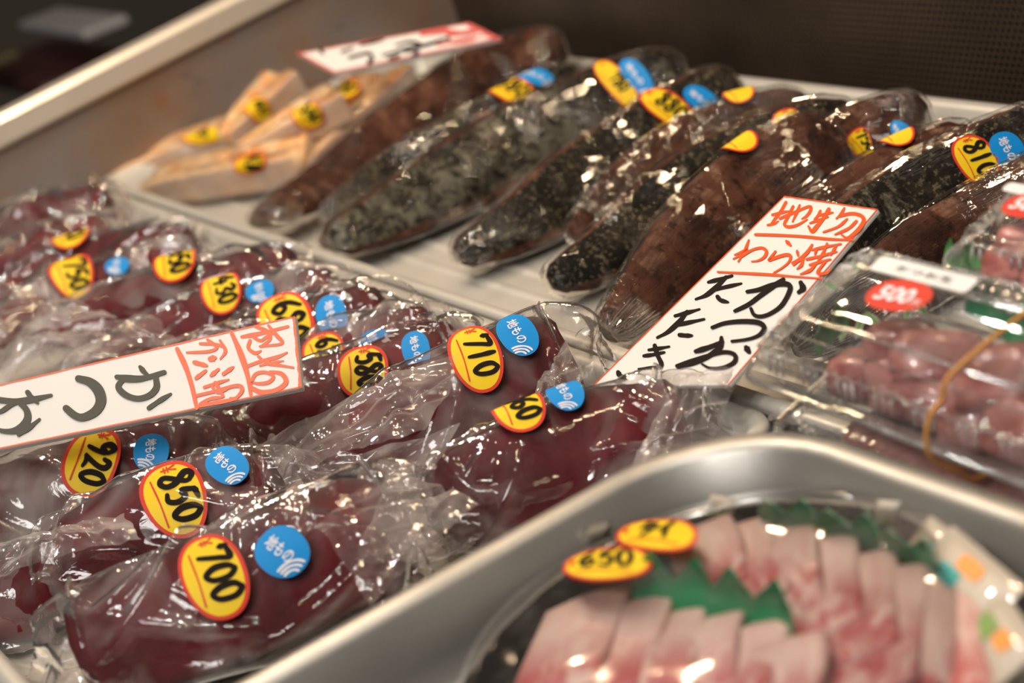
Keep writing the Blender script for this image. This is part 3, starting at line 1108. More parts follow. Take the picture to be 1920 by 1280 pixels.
def tray(name, label, x0, x1, y0, y1, zr, zf, rad, mat, lip=0.004, slope=0.010, ribs=()):
    """pressed tray: rolled rim, sloped wall, flat floor"""
    mb = MB()
    prof = [(-lip * 0.7, -0.0045), (-lip, -0.002), (-lip * 0.8, 0.0005), (-lip * 0.2, 0.0012), (lip * 0.5, 0.0005), (lip * 0.9, -0.002)]
    h = zr - zf
    prof += [(lip + slope * 0.55, -h * 0.6), (lip + slope * 0.8, -h * 0.88), (lip + slope + 0.003, -h * 0.985), (lip + slope + 0.008, -h)]
    loops = []
    for ins, dz in prof:
        L = rrect(x0 + ins, x1 - ins, y0 + ins, y1 - ins, max(rad - ins, 0.003))
        loops.append(np.c_[L, np.full(len(L), zr + dz)])
    n = len(loops[0])
    V = np.vstack(loops)
    F = []
    for i in range(len(loops) - 1):
        for k in range(n):
            a, b = i * n + k, i * n + (k + 1) % n
            F.append((a, b, b + n, a + n))
    F.append(tuple((len(loops) - 1) * n + k for k in range(n)))
    # underside so that the tray has a thickness
    U = V.copy()
    U[:, 2] -= 0.0012
    m0 = len(V)
    F2 = [tuple(m0 + q for q in f[::-1]) for f in F]
    mb.add(np.vstack([V, U]), F + F2)
    o = mb.build(name, mat, None, True)
    tag(o, label, 'tray')
    for yy in ribs:
        rb = MB()
        xa, xb = x0 + 0.03, x1 - 0.03
        sec = [(-0.004, 0), (-0.0022, 0.0011), (0, 0.0014), (0.0022, 0.0011), (0.004, 0)]
        rb.add([(x, yy + a, zf + b) for x in (xa, xb) for a, b in sec], [(i, i + 1, i + 6, i + 5) for i in range(4)])
        rb.build('pressed_rib', mat, o, True)
    return o


tray('aluminium_tray', 'dull aluminium tray at the back holding the dark seared loins', -0.712, 0.40, 0.007, 0.300, 0.0, -0.0205, 0.012, M['alu'], 0.005, 0.006,
     ribs=(0.052, 0.072, 0.118, 0.138, 0.184, 0.204))
tray('aluminium_tray', 'dull aluminium tray in front holding the red bagged loins', -0.712, 0.134, -0.300, -0.006, 0.0, -0.0205, 0.016, M['alu'], 0.005, 0.006)
tray('steel_tray', 'deep steel tray with round corners holding the sashimi dish', 0.186, 0.62, -0.50, -0.054, 0.040, 0.008, 0.055, M['steel'], 0.006, 0.010)

# beyond the side panel: dark stall clutter


def at_x(u, v, x):
    d = ray(u, v)
    return CAM + d * ((x - CAM[0]) / d[0])


def far_box(name, u0, v0, u1, v1, x, depth, mat, label, cat):
    p, q = at_x(u0, v1, x), at_x(u1, v0, x)
    o = MB().box((x - depth, p[1], p[2]), (depth, 0, 0), (0, q[1] - p[1], 0), (0, 0, max(q[2] - p[2], .012))).build(name, M[mat], None)
    bevel(o, .004, 2)
    tag(o, label, cat)
    return o


far_box('foam_box_lid', 160, 62, 252, 78, -1.5, .25, 'greybox', 'pale grey box lid in the dark beyond the steel side panel', 'box')
far_box('crate', 86, 92, 250, 190, -1.55, .3, 'maroon', 'dark maroon crate in the shadow beyond the steel side panel', 'crate')
far_box('crate', -60, 100, 38, 150, -1.6, .3, 'olive', 'dull olive crate at the left edge, in the shadow beyond the side panel', 'crate')

# ------------------------------------------------------------------ red loins in plastic bags (front tray)
Y, B = 'yellow', 'blue'
raw_loin('red bagged loin at the far left end of the front tray, touching the steel panel',
         [(-20, 432, .012), (80, 408, .012), (200, 384, .010)], .019, .0165, .1, (.015, .03), [], 'bag', 1)
raw_loin('red bagged loin, second from the steel panel, with no sticker in view',
         [(-50, 520, .006), (70, 478, .004), (208, 436, .002)], .019, .0165, .1, (.02, .03), [], 'bag', 2)
raw_loin('red bagged loin whose small yellow sticker peeks over its ridge, behind the loin marked 750',
         [(-40, 575, .0), (130, 505, .0), (350, 455, .0)], .019, .0165, .1, (.06, .03),
         [(Y, 136, 456, (12, 28), (34, -9), '80', -.010)], 'bag', 3)
r4 = raw_loin('misted bagged loin with yellow 750 sticker and small round blue sticker',
         [(-60, 650, .0), (120, 560, .0), (335, 498, .0)], .019, .0165, .1, (.06, .035),
         [(Y, 137, 517, (15, 40), (38, -8), '750'), (B, 218, 499, (4, 16), (24, -2))], 'bagfog', 4)
r5 = raw_loin('dark red bagged loin with yellow 550 sticker near the middle of the tray back edge',
         [(60, 640, .002), (240, 575, .002), (420, 535, .002), (550, 508, .002)], .0205, .018, .1, (.08, .03),
         [(Y, 328, 503, (12, 34), (40, -10), '550', -.005)], 'bag', 5)
r6 = raw_loin('narrow bagged loin with glossy dark skin, yellow sticker ending in 0 and sliver of blue',
         [(150, 700, .002), (330, 620, .002), (500, 575, .002), (630, 545, .002)], .018, .0165, .1, (.08, .03),
         [(Y, 422, 570, (16, 42), (36, -10), '430', -.009), (B, 490, 548, (8, 16), (24, -8))], 'bagfog', 6)
r7 = raw_loin('bagged loin with blunt cut end, yellow 680 sticker and blue sticker, behind the white board',
         [(330, 720, .004), (480, 650, .004), (620, 615, .004), (722, 590, .004)], .0205, .0185, .15, (.09, .02),
         [(Y, 533, 607, (22, 56), (48, -17), '680'), (B, 622, 597, (14, 40), (28, -10))], 'bagspeck', 7)
raw_loin('bagged loin with half hidden yellow 620 sticker beside the corner of the white board',
         [(430, 760, .0), (600, 690, .0), (720, 650, .0), (815, 622, .0)], .018, .0165, .1, (.06, .03),
         [(Y, 606, 661, (12, 40), (40, -12), '620'), (B, 704, 638, (10, 22), (28, -8))], 'bag', 8)
raw_loin('dark speckled bagged loin with yellow 580 sticker, under the corner of the white board',
         [(330, 850, .002), (520, 770, .004), (680, 715, .004), (860, 655, .004)], .0205, .018, .15, (.06, .03),
         [(Y, 682, 695, (0, 50), (46, -10), '580'), (B, 778, 658, (8, 36), (27, -10))], 'bagspeck', 9)
r10 = raw_loin('thick red bagged loin with yellow 710 sticker, left of the orange lettered board',
         [(560, 885, .004), (740, 800, .008), (900, 730, .010), (1060, 672, .008)], .0240, .0225, .12, (.055, .030),
         [(Y, 890, 670, (24, 62), (50, -12), '710'), (B, 973, 628, (20, 36), (30, -15))], 'bag', 10)
r11 = raw_loin('red bagged loin along the steel tray rim, its yellow sticker half over the ridge',
         [(800, 962, .004), (960, 890, .006), (1120, 828, .005), (1280, 785, .002)], .0225, .0210, .15, (.05, .035),
         [(Y, 988, 788, (22, 48), (44, -18), '860', -.008), (B, 1066, 752, (18, 30), (32, -14), '', -.004)], 'bag', 11, hprof=[(0, .3), (.05, .7), (.15, .95), (.4, 1), (.8, .95), (.97, .85), (1, .7)])
raw_loin('whitish smeared bagged loin with yellow 920 sticker and blue sticker under the white board edge',
         [(-130, 970, .002), (60, 920, .004), (220, 880, .004), (370, 850, .004)], .0210, .0195, .1, (.05, .04),
         [(Y, 170, 868, (-20, 62), (50, 8), '920'), (B, 283, 850, (0, 33), (33, -3))], 'bagfog', 12)
r13 = raw_loin('dark red bagged loin with yellow 850 sticker and round blue sticker',
         [(40, 1090, .004), (200, 1010, .008), (360, 950, .010), (520, 915, .008)], .0215, .0205, .12, (.05, .04),
         [(Y, 328, 932, (34, 68), (60, -15), '850'), (B, 425, 873, (34, 24), (28, -24))], 'bag', 13)
r14 = raw_loin('purplish bagged loin without sticker at the left edge, in front of the loin marked 850',
         [(-190, 1170, .0), (-50, 1125, .0), (110, 1085, .0)], .0200, .0180, .1, (.04, .03), [], 'bag', 14)
r15 = raw_loin('big red bagged loin nearest the viewer with yellow 700 sticker and blue sticker',
         [(150, 1210, .006), (320, 1148, .008), (530, 1062, .010), (745, 962, .009)], .0250, .0235, .12, (.035, .045),
         [(Y, 398, 1082, (38, 72), (62, -18), '700'), (B, 530, 1030, (40, 34), (32, -32))], 'bag', 15,
         wprof=[(0, .55), (.04, .78), (.15, .92), (.5, 1), (.85, 1), (.97, .85), (1, .65)], hprof=[(0, .6), (.04, .82), (.15, .95), (.5, 1), (.85, 1), (.97, .85), (1, .65)])

bag_flap(r10, [(480, 835, .022), (870, 660, .036), (800, 800, .028), (560, 900, .014)], 1)
bag_flap(r10, [(560, 880, .018), (860, 790, .026), (800, 930, .008), (600, 950, .000)], 2)
bag_flap(r10, [(1060, 640, .020), (1100, 700, .022), (1010, 820, .010), (950, 850, .010)], 12)
bag_flap(r11, [(1265, 712, .022), (1400, 690, .018), (1320, 850, .004), (1180, 890, .006)], 3)
bag_flap(r11, [(740, 890, .024), (820, 870, .026), (800, 1060, .010), (660, 1070, .016)], 4)
bag_flap(r15, [(590, 985, .032), (760, 880, .028), (900, 950, .012), (700, 1130, .012)], 5)
bag_flap(r15, [(90, 1160, .014), (180, 1140, .016), (200, 1290, -.006), (90, 1290, -.010)], 6)
bag_flap(r7, [(740, 600, .012), (790, 560, .024), (815, 605, .010), (770, 625, .004)], 7, bow=.006)
bag_flap(r7, [(180, 700, .022), (420, 615, .024), (480, 640, .020), (240, 730, .016)], 8, 'bagfog')
bag_flap(r6, [(-20, 660, .022), (290, 590, .024), (330, 640, .018), (0, 730, .012)], 9, 'bagfog')
bag_flap(r5, [(-30, 600, .018), (150, 560, .022), (220, 600, .016), (-10, 650, .010)], 10, 'bagfog')
bag_flap(r13, [(470, 850, .030), (590, 845, .018), (650, 920, .002), (540, 960, .006)], 11)
bag_flap(r14, [(-40, 1040, .022), (230, 960, .026), (260, 1010, .020), (-20, 1090, .014)], 13)

# ------------------------------------------------------------------ seared loins (back tray)
seared_loin('long brown seared loin nearest the pale grilled fillets, without sticker',
            [(485, 415, -.003), (620, 335, 0), (760, 235, .006), (900, 140, .012), (1060, 85, .014)], .0185, .0165, .1, 'none', [], 21,
            wprof=[(0, .62), (.03, .85), (.12, .80), (.3, .92), (.6, 1), (.85, 1.15), (.96, .95), (1, .5)])
seared_loin('olive mottled seared loin with yellow sticker and blue sticker behind the silvery loin',
            [(610, 410, -.004), (760, 320, -.002), (920, 240, .004), (1090, 150, .008)], .0185, .0155, -.05, 'both',
            [(Y, 958, 165, (46, 22), (24, -16), '980'), (B, 1005, 143, (35, 13), (10, -14))], 22, silver=.7)
seared_loin('silvery grey mottled seared loin with slanted yellow sticker and blue sticker',
            [(615, 455, -.003), (770, 375, -.001), (950, 275, .002), (1120, 195, .006), (1290, 135, .010)], .0235, .0190, 0, 'front',
            [(Y, 1158, 160, (36, 40), (18, -16), '780'), (B, 1197, 147, (23, 28), (15, -13))], 23,
            wprof=[(0, .45), (.03, .62), (.10, .78), (.3, 1), (.6, 1), (.85, .95), (.96, .75), (1, .4)], silver=1.0)
seared_loin('black skinned seared loin with yellow 880 sticker and blue sticker',
            [(855, 480, -.006), (980, 410, -.003), (1130, 310, 0), (1270, 225, .005), (1385, 165, .010)], .0200, .0180, 0, 'front',
            [(Y, 1258, 205, (46, 28), (22, -17), '880'), (B, 1316, 185, (31, 26), (13, -13))], 24)
seared_loin('slim reddish brown seared loin lying between the two black skinned loins',
            [(1075, 440, -.006), (1190, 345, -.002), (1330, 262, .003), (1440, 228, .004), (1520, 216, .004)], .0165, .0155, .1, 'none',
            [(Y, 1402, 188, (18, 16), (24, -9), '', -.008)], 25)
seared_loin('black skinned seared loin with yellow sticker cut off by the big brown loin in front',
            [(1030, 530, -.007), (1140, 465, -.004), (1280, 362, 0), (1440, 280, .003), (1615, 232, .005)], .0195, .0170, 0, 'front',
            [(Y, 1474, 228, (10, 20), (27, -10), '8')], 26)
seared_loin('big dark brown seared loin left of the orange lettered board, half a yellow sticker showing',
            [(1140, 622, -.006), (1225, 530, -.001), (1345, 405, .006), (1455, 320, .011), (1570, 262, .012)], .0200, .0185, .1, 'back',
            [(Y, 1402, 284, (22, 22), (30, -14), '', -.009)], 27)
seared_loin('seared loin with yellow 750 sticker and blue sticker, just behind the big brown loin end',
            [(1470, 366, -.003), (1590, 280, .001), (1672, 246, .004), (1740, 234, .005)], .0180, .0165, 0, 'none',
            [(Y, 1618, 264, (20, 27), (22, -11), '750'), (B, 1686, 246, (14, 20), (13, -8))], 28)
seared_loin('pinkish brown seared loin with a yellow half sticker on its ridge',
            [(1420, 520, -.005), (1560, 426, -.003), (1690, 346, .000), (1845, 282, .003)], .0190, .0175, .1, 'none',
            [(Y, 1702, 284, (18, 22), (28, -11), '', -.012)], 29)
seared_loin('black skinned seared loin with yellow 810 sticker, behind the orange lettered board',
            [(1440, 590, -.006), (1570, 475, -.002), (1705, 385, .002), (1840, 318, .005), (1990, 250, .008)], .0195, .0185, 0, 'front',
            [(Y, 1832, 302, (28, 42), (35, -12), '810'), (B, 1893, 284, (18, 36), (26, -10))], 30)
seared_loin('smooth brown seared loin running alongside the clear plastic packs',
            [(1490, 655, -.008), (1630, 550, -.005), (1790, 445, -.002), (1920, 372, .001), (2050, 300, .003)], .0160, .0150, .1, 'none', [], 31)

# ------------------------------------------------------------------ pale grilled fillets
grilled_fillet('pale grilled fillet lying lengthwise along the steel panel foot, its tail nearest the red bags',
               [(205, 338, -.008), (330, 285, -.004), (480, 235, .002)], .0130, .0075, -.15,
               [(Y, 378, 253, (36, 5), (3, -19), '36')], 41)
grilled_fillet('pale grilled fillet standing highest against the steel panel, at the rear',
               [(425, 262, .006), (480, 208, .014), (533, 152, .024)], .0130, .0075, -.05,
               [(Y, 487, 207, (20, 28), (20, -12), '40')], 42)
grilled_fillet('pale grilled fillet in the middle of the fillet pile, yellow sticker fully in view',
               [(440, 300, .003), (545, 240, .013), (638, 186, .020)], .0130, .0080, -.1,
               [(Y, 577, 217, (26, 26), (22, -18), '340')], 43)
grilled_fillet('pale grilled fillet nearest the viewer, laid crosswise in front of the other fillets',
               [(285, 345, -.006), (420, 322, -.002), (572, 295, .0)], .0120, .0085, -.2,
               [(Y, 467, 304, (4, 28), (30, -2), '430')], 44, wprof=[(0, .75), (.03, .85), (.3, .9), (.97, 1), (1, .95)])
grilled_fillet('broad pale grilled fillet under the red edged board, its sticker partly covered',
               [(560, 320, -.009), (640, 240, -.004), (725, 155, .002)], .0190, .0085, 0,
               [(Y, 642, 166, (30, 22), (16, -16), '380')], 45)


# ------------------------------------------------------------------ hand painted boards
def board(name, label, corners, thick, edge_col, edges, strokes, inset_r=0.0):
    """corners: four world points (in order round); strokes: (material, [pixel points], pixel width)"""
    Pc = [np.asarray(c) for c in corners]
    n = nrm(np.cross(Pc[1] - Pc[0], Pc[3] - Pc[0]))
    if n @ (CAM - Pc[0]) < 0:
        n = -n
    mb = MB()
    F = [(0, 1, 2, 3), (7, 6, 5, 4)] + [(i, i + 4, (i + 1) % 4 + 4, (i + 1) % 4) for i in range(4)]
    mb.add(Pc + [p - n * thick for p in Pc], F)
    o = mb.build(name, M['board'], None, False)
    bevel(o, 0.0006, 2)
    tag(o, label, 'price board')
    lt = MB()
    mats = []
    p0 = Pc[0]

    def put(mat, pts, wpx, off, taper=(0.8, 0.6), k=None):
        if mat not in mats:
            mats.append(mat)
        V2, F2 = ribbon(pts, wpx, taper=taper)
        Q = [on_plane(u, v, p0 + n * off, n) for u, v in V2]
        lt.add(Q, F2, mats.index(mat))
    for i, (mat, pts, wd) in enumerate(strokes):
        put(mat, pts, wd * 1.15, 0.00020 + 0.000012 * (i % 40))
    # painted border follows the real edges
    for a, b, wm in edges:
        A, Bp = Pc[a], Pc[b]
        cen = sum(Pc) / 4
        d = nrm(Bp - A)
        inn = np.cross(n, d)
        if inn @ (cen - A) < 0:
            inn = -inn
        if edge_col not in mats:
            mats.append(edge_col)
        Q = []
        m = 24
        for k in range(m + 1):
            p = A + (Bp - A) * k / m
            Q += [p + n * .00018 + inn * 0.0001, p + n * .00018 + inn * (wm * (0.8 + 0.35 * noise.noise(Vector((k * .7, wm * 900, a)))))]
        lt.add(Q, [(2 * k, 2 * k + 1, 2 * k + 3, 2 * k + 2) for k in range(m)], mats.index(edge_col))
    lt.build('brush_lettering', [M[x] for x in mats], o)
    return o


def tr(strokes, x0, y0, sc):
    return [(m, [(x0 + x / sc, y0 + y / sc) for x, y in P], wd / sc) for m, P, wd in strokes]


O_, K_ = 'orange', 'ink'
S2 = [
    # ji
    (O_, [(1115, 200), (1165, 188), (1215, 178)], 17), (O_, [(1195, 125), (1160, 185), (1100, 262)], 18), (O_, [(1086, 262), (1120, 255), (1150, 238)], 14),
    (O_, [(1160, 222), (1240, 188), (1335, 150), (1342, 175), (1318, 208), (1292, 224)], 17), (O_, [(1278, 142), (1256, 195), (1236, 240)], 16),
    (O_, [(1238, 150), (1206, 215), (1186, 256), (1210, 272), (1262, 262), (1322, 228)], 17),
    # mono
    (O_, [(1402, 175), (1388, 205), (1366, 228)], 15), (O_, [(1384, 206), (1440, 192), (1478, 186)], 15), (O_, [(1340, 250), (1400, 228), (1448, 212)], 14),
    (O_, [(1452, 166), (1420, 220), (1380, 270), (1352, 300), (1330, 268)], 22),
    (O_, [(1545, 160), (1526, 195), (1498, 222)], 16), (O_, [(1520, 206), (1590, 192), (1645, 205), (1662, 236), (1632, 286), (1585, 328), (1556, 338), (1530, 320)], 21),
    (O_, [(1562, 225), (1510, 270), (1420, 304)], 15), (O_, [(1618, 238), (1570, 282), (1490, 318)], 17),
    (O_, [(1012, 318), (1150, 322), (1300, 330), (1450, 345), (1600, 352)], 16),
    # wa ra yaki
    (O_, [(972, 352), (950, 410), (910, 480)], 15), (O_, [(888, 440), (925, 425), (965, 405), (925, 440), (880, 464)], 13),
    (O_, [(920, 455), (990, 412), (1048, 398), (1078, 418), (1066, 452), (1030, 474), (990, 480)], 16),
    (O_, [(1198, 358), (1222, 382)], 20), (O_, [(1132, 420), (1104, 455), (1094, 472), (1130, 458), (1190, 440), (1222, 446), (1214, 480), (1176, 515), (1122, 548)], 17),
    (O_, [(1262, 415), (1268, 446)], 15), (O_, [(1352, 380), (1322, 425), (1280, 462), (1232, 488)], 18), (O_, [(1298, 462), (1288, 500), (1262, 524)], 17), (O_, [(1240, 500), (1268, 478), (1292, 470)], 13),
    (O_, [(1350, 410), (1430, 392), (1525, 374)], 15), (O_, [(1442, 372), (1412, 440), (1384, 480)], 15), (O_, [(1318, 466), (1400, 448), (1500, 420)], 15),
    (O_, [(1380, 400), (1368, 440)], 13), (O_, [(1496, 385), (1462, 440)], 14), (O_, [(1336, 500), (1400, 482), (1462, 466)], 14),
    (O_, [(1376, 488), (1342, 530), (1282, 556)], 17), (O_, [(1432, 480), (1392, 530), (1392, 552), (1440, 548), (1462, 528)], 17),
    (O_, [(785, 542), (950, 550), (1100, 558), (1250, 570), (1415, 582)], 13),
    # ka tsu o
    (K_, [(962, 660), (1030, 648), (1110, 622), (1180, 612), (1218, 626), (1212, 668), (1170, 740), (1110, 786), (1050, 808), (1005, 800), (985, 762)], 26),
    (K_, [(1180, 586), (1110, 632), (1040, 684), (970, 736), (888, 776)], 26), (K_, [(1284, 606), (1296, 640), (1270, 664)], 32),
    (K_, [(752, 875), (830, 848), (940, 838), (1030, 846), (1064, 876), (1036, 918), (970, 944), (870, 958)], 25),
    (K_, [(652, 1018), (730, 994), (815, 960)], 26), (K_, [(808, 936), (800, 990), (740, 1040), (650, 1085), (545, 1110)], 27),
    (K_, [(540, 1106), (620, 1076), (740, 1040), (830, 1022), (888, 1040), (884, 1082), (820, 1114), (740, 1118), (690, 1094)], 22), (K_, [(956, 995), (975, 1024)], 34),
    # ta ta ki
    (K_, [(730, 604), (800, 586), (872, 566)], 22), (K_, [(836, 574), (790, 622), (720, 680), (655, 706)], 26), (K_, [(745, 654), (830, 634), (928, 612)], 22), (K_, [(784, 690), (804, 712), (848, 724)], 24),
    (K_, [(530, 806), (600, 788), (676, 766)], 22), (K_, [(602, 780), (560, 836), (490, 900), (424, 936)], 26), (K_, [(520, 866), (610, 846), (704, 826)], 22), (K_, [(556, 920), (596, 924), (632, 924)], 24),
    (K_, [(372, 1010), (430, 1002), (494, 990)], 20), (K_, [(342, 1046), (400, 1038), (466, 1024)], 20), (K_, [(408, 984), (424, 1040), (448, 1094), (436, 1122)], 26), (K_, [(446, 1116), (390, 1116), (310, 1124)], 17),
    (K_, [(188, 1144), (202, 1166), (240, 1180)], 28),
]
z2 = (0.046, 0.049, 0.011)
A2, B2, D2 = at(1471, 367, z2[0]), at(1647, 392, z2[1]), at(1145, 690, z2[2])
n2 = nrm(np.cross(B2 - A2, D2 - A2))
C2 = on_plane(1394, 690, A2, n2)
ed, ec = D2 - A2, C2 - B2
board('price_board', 'white painted board with orange and black brush writing leaning on the seared loins', [A2, B2, B2 + ec * 1.10, A2 + ed * 1.10], 0.0022, 'orange',
      [(0, 1, .0011), (1, 2, .0011), (3, 0, .0011)], tr(S2, 1100, 340, 3.2))

P_, G_ = 'salmon', 'greyink'
S1 = [
    (P_, [(1062, 300), (1110, 400), (1150, 520), (1180, 655)], 28), (P_, [(1392, 210), (1440, 320), (1480, 440), (1505, 575)], 30),
    (P_, [(1450, 228), (1560, 208), (1728, 166)], 22), (P_, [(1530, 165), (1600, 195), (1620, 240), (1570, 285)], 22), (P_, [(1610, 160), (1660, 220), (1690, 268), (1560, 285)], 20),
    (P_, [(1500, 250), (1490, 295), (1530, 325), (1565, 312)], 20), (P_, [(1500, 215), (1560, 250), (1600, 228), (1640, 205)], 18),
    (P_, [(1490, 402), (1560, 376), (1660, 350), (1722, 322)], 20), (P_, [(1550, 345), (1590, 380), (1660, 395), (1760, 412)], 20), (P_, [(1560, 400), (1650, 380), (1700, 372)], 14),
    (P_, [(1500, 520), (1530, 455), (1590, 440), (1640, 465), (1610, 500), (1550, 508), (1510, 500)], 20), (P_, [(1500, 530), (1570, 560), (1660, 545), (1715, 500), (1690, 450), (1620, 436)], 26),
    (P_, [(1200, 268), (1290, 272), (1352, 292)], 16), (P_, [(1245, 245), (1300, 290), (1250, 315), (1120, 322)], 18), (P_, [(1320, 250), (1352, 312), (1322, 360)], 18), (P_, [(1262, 360), (1292, 352)], 32),
    (P_, [(1165, 380), (1240, 400)], 24), (P_, [(1175, 476), (1235, 430)], 22), (P_, [(1265, 460), (1310, 422)], 22), (P_, [(1340, 450), (1400, 408)], 22),
    (P_, [(1225, 530), (1300, 505), (1372, 484)], 18), (P_, [(1180, 580), (1280, 556), (1420, 520), (1452, 545), (1420, 590), (1380, 595)], 20), (P_, [(1290, 500), (1340, 585)], 20), (P_, [(1270, 520), (1300, 560), (1360, 545)], 16),
    (P_, [(1200, 632), (1260, 600), (1330, 590)], 20), (P_, [(1200, 640), (1290, 625), (1420, 600)], 22),
    (G_, [(840, 408), (866, 440), (900, 474)], 26), (G_, [(700, 468), (770, 478), (860, 476), (985, 440)], 36), (G_, [(935, 476), (938, 530), (900, 576), (830, 598), (760, 580), (712, 536), (722, 500), (770, 470)], 34), (G_, [(892, 655), (950, 615), (1024, 570)], 26),
    (G_, [(470, 478), (540, 500), (590, 550), (604, 615), (570, 675), (500, 710), (450, 700), (396, 656)], 52),
    (G_, [(165, 560), (190, 594), (225, 624)], 30), (G_, [(-20, 604), (80, 614), (180, 606), (306, 578)], 34), (G_, [(110, 614), (160, 670), (160, 730), (110, 782), (40, 795), (-40, 780)], 38), (G_, [(-40, 690), (10, 672), (60, 640), (120, 620)], 24), (G_, [(110, 815), (170, 775), (236, 722)], 26),
]
A1, B1, D1 = at(553, 592, .066), at(566, 727, .044), at(0, 721, .063)
n1 = nrm(np.cross(B1 - A1, D1 - A1))
C1 = on_plane(0, 842, A1, n1)
board('price_board', 'white painted board with salmon and grey brush writing lying on the red bags', [A1, B1, C1 + (C1 - B1) * .2, D1 + (D1 - A1) * .2], 0.0035, 'salmon',
      [(0, 1, .0016), (1, 2, .0011), (3, 0, .0011)], tr(S1, 0, 560, 3.2))

R_ = 'crimson'
S3 = [(K_, [(600, 92), (606, 100)], 7), (K_, [(640, 98), (662, 90)], 5), (K_, [(655, 108), (690, 100), (700, 110)], 6), (K_, [(676, 84), (720, 74)], 5), (K_, [(690, 118), (700, 110)], 8), (K_, [(718, 104), (760, 92), (800, 84), (838, 72), (842, 80)], 6),
      (K_, [(742, 84), (770, 78), (790, 86), (760, 98)], 5), (K_, [(775, 102), (786, 96)], 7), (K_, [(730, 110), (750, 104)], 6), (R_, [(790, 64), (830, 58), (860, 60)], 9), (R_, [(840, 66), (880, 60), (905, 56)], 8), (R_, [(850, 80), (890, 72)], 6), (R_, [(820, 84), (905, 66)], 5)]
A3, B3, D3 = at(556, 100, .058), at(626, 138, .046), at(880, 42, .062)
n3 = nrm(np.cross(B3 - A3, D3 - A3))
C3 = on_plane(940, 72, A3, n3)
board('price_board', 'white board with a red border leaning at the rear above the pale grilled fillets', [A3, B3, C3, D3], 0.0035, 'crimson',
      [(0, 1, .0022), (1, 2, .0022), (3, 0, .0018), (2, 3, .004)], S3)


# ------------------------------------------------------------------ clear clamshell packs
class Frame:
    def __init__(self, O, X, Yd):
        self.O = np.asarray(O)
        self.x = nrm(X - self.O)
        y = Yd - self.O
        self.z = nrm(np.cross(self.x, y))
        self.y = np.cross(self.z, self.x)
        self.dy = y @ self.y

    def __call__(self, a, b, c):
        return self.O + self.x * a + self.y * b + self.z * c

    def onz(self, u, v, c):
        p = on_plane(u, v, self.O + self.z * c, self.z)
        d = p - self.O
        return d @ self.x, d @ self.y


def clamshell(label, fr, lx, ly, hb, hl, name='clear_pack', rib_pitch=0.0075):
    """hinged clear tray: base, ribbed lid with a raised rectangular top"""
    root = empty(name, fr(lx / 2, ly / 2, -hb))
    tag(root, label, 'plastic pack', 'clear sashimi packs')

    def loops(prof, rad, rib=None):
        V, n = [], None
        for ins, z, amp in prof:
            L = rrect(ins, lx - ins, ins, ly - ins, max(rad - ins * .3, .004), 6)
            L = resample_closed(L, 360)
            if amp:
                c = L.mean(0)
                per = np.arange(360) / 360 * 2 * (lx + ly)
                wv = np.sign(np.sin(per / rib_pitch * 2 * math.pi)) * amp
                d = L - np.roll(L, 1, 0)
                nn = np.stack([d[:, 1], -d[:, 0]], 1)
                nn /= np.linalg.norm(nn, axis=1, keepdims=True)
                L = L + nn * wv[:, None]
            V.append([fr(x, y, z) for x, y in L])
        n = 360
        F = []
        for i in range(len(V) - 1):
            for k in range(n):
                a, b = i * n + k, i * n + (k + 1) % n
                F.append((a, b, b + n, a + n))
        F.append(tuple((len(V) - 1) * n + k for k in range(n)))
        return np.array(V).reshape(-1, 3), F
    V, F = loops([(-.001, .0006, 0), (.003, .0004, 0), (.0045, -.002, 0), (.008, -hb * .6, .0006), (.012, -hb, 0)], .009)
    b = mesh('base', V, F, M['clear'], root)
    V, F = loops([(-.0015, -.0010, 0), (-.0010, .0012, 0), (.0035, .0016, 0), (.0042, .003, .0), (.0062, hl * .50, .0009), (.0078, hl * .56, .0009), (.0082, hl * .58, 0),
                  (.0165, hl * .60, 0), (.0185, hl * .97, 0), (.0200, hl, 0), (.0225, hl, 0), (.0235, hl * .93, 0)], .009)
    mesh('lid', V, F, M['clear'], root)

    def rect_tube(ins, z, rad, r, nm, zig=0.0, part_mat='clearedge'):
        L = resample_closed(rrect(ins, lx - ins, ins, ly - ins, rad, 6), 420)
        if zig:
            per = np.arange(420) / 420 * 2 * (lx + ly - 4 * ins)
            d = L - np.roll(L, 1, 0)
            nn = np.stack([d[:, 1], -d[:, 0]], 1)
            nn /= np.maximum(np.linalg.norm(nn, axis=1, keepdims=True), 1e-9)
            L = L + nn * (np.abs((per / rib_pitch) % 1 - .5) * 4 - 1)[:, None] * zig
        V, F = tube([fr(x, y, z) for x, y in L], r, 6, True)
        mesh(nm, V, F, M[part_mat], root)
    rect_tube(-.0010, .0006, .009, .0011, 'flange_edge')  # whitish edge tubes stand in for bright highlights along the lid edges
    rect_tube(.0066, hl * .57, .007, .0005, 'zigzag_ridge', .0009)
    rect_tube(.0205, hl, .006, .0006, 'lid_ridge')
    rect_tube(.0170, hl * .60, .006, .0004, 'lid_step')
    rb = MB()
    for side in range(4):
        span = lx if side % 2 == 0 else ly
        k, x = 0, .016
        while x < span - .016:
            for e in (0, .0042, .0084):
                q = x + e
                p = {0: [(q, .0036, .003), (q, .0060, hl * .50)], 1: [(lx - .0036, q, .003), (lx - .0060, q, hl * .50)],
                     2: [(q, ly - .0036, .003), (q, ly - .0060, hl * .50)], 3: [(.0036, q, .003), (.0060, q, hl * .50)]}[side]
                V, F = tube([fr(*a) for a in p], .0007, 6)
                rb.add(V, F)
            x += .021
    rb.build('wall_ribs', M['clearedge'], root, True)
    return root


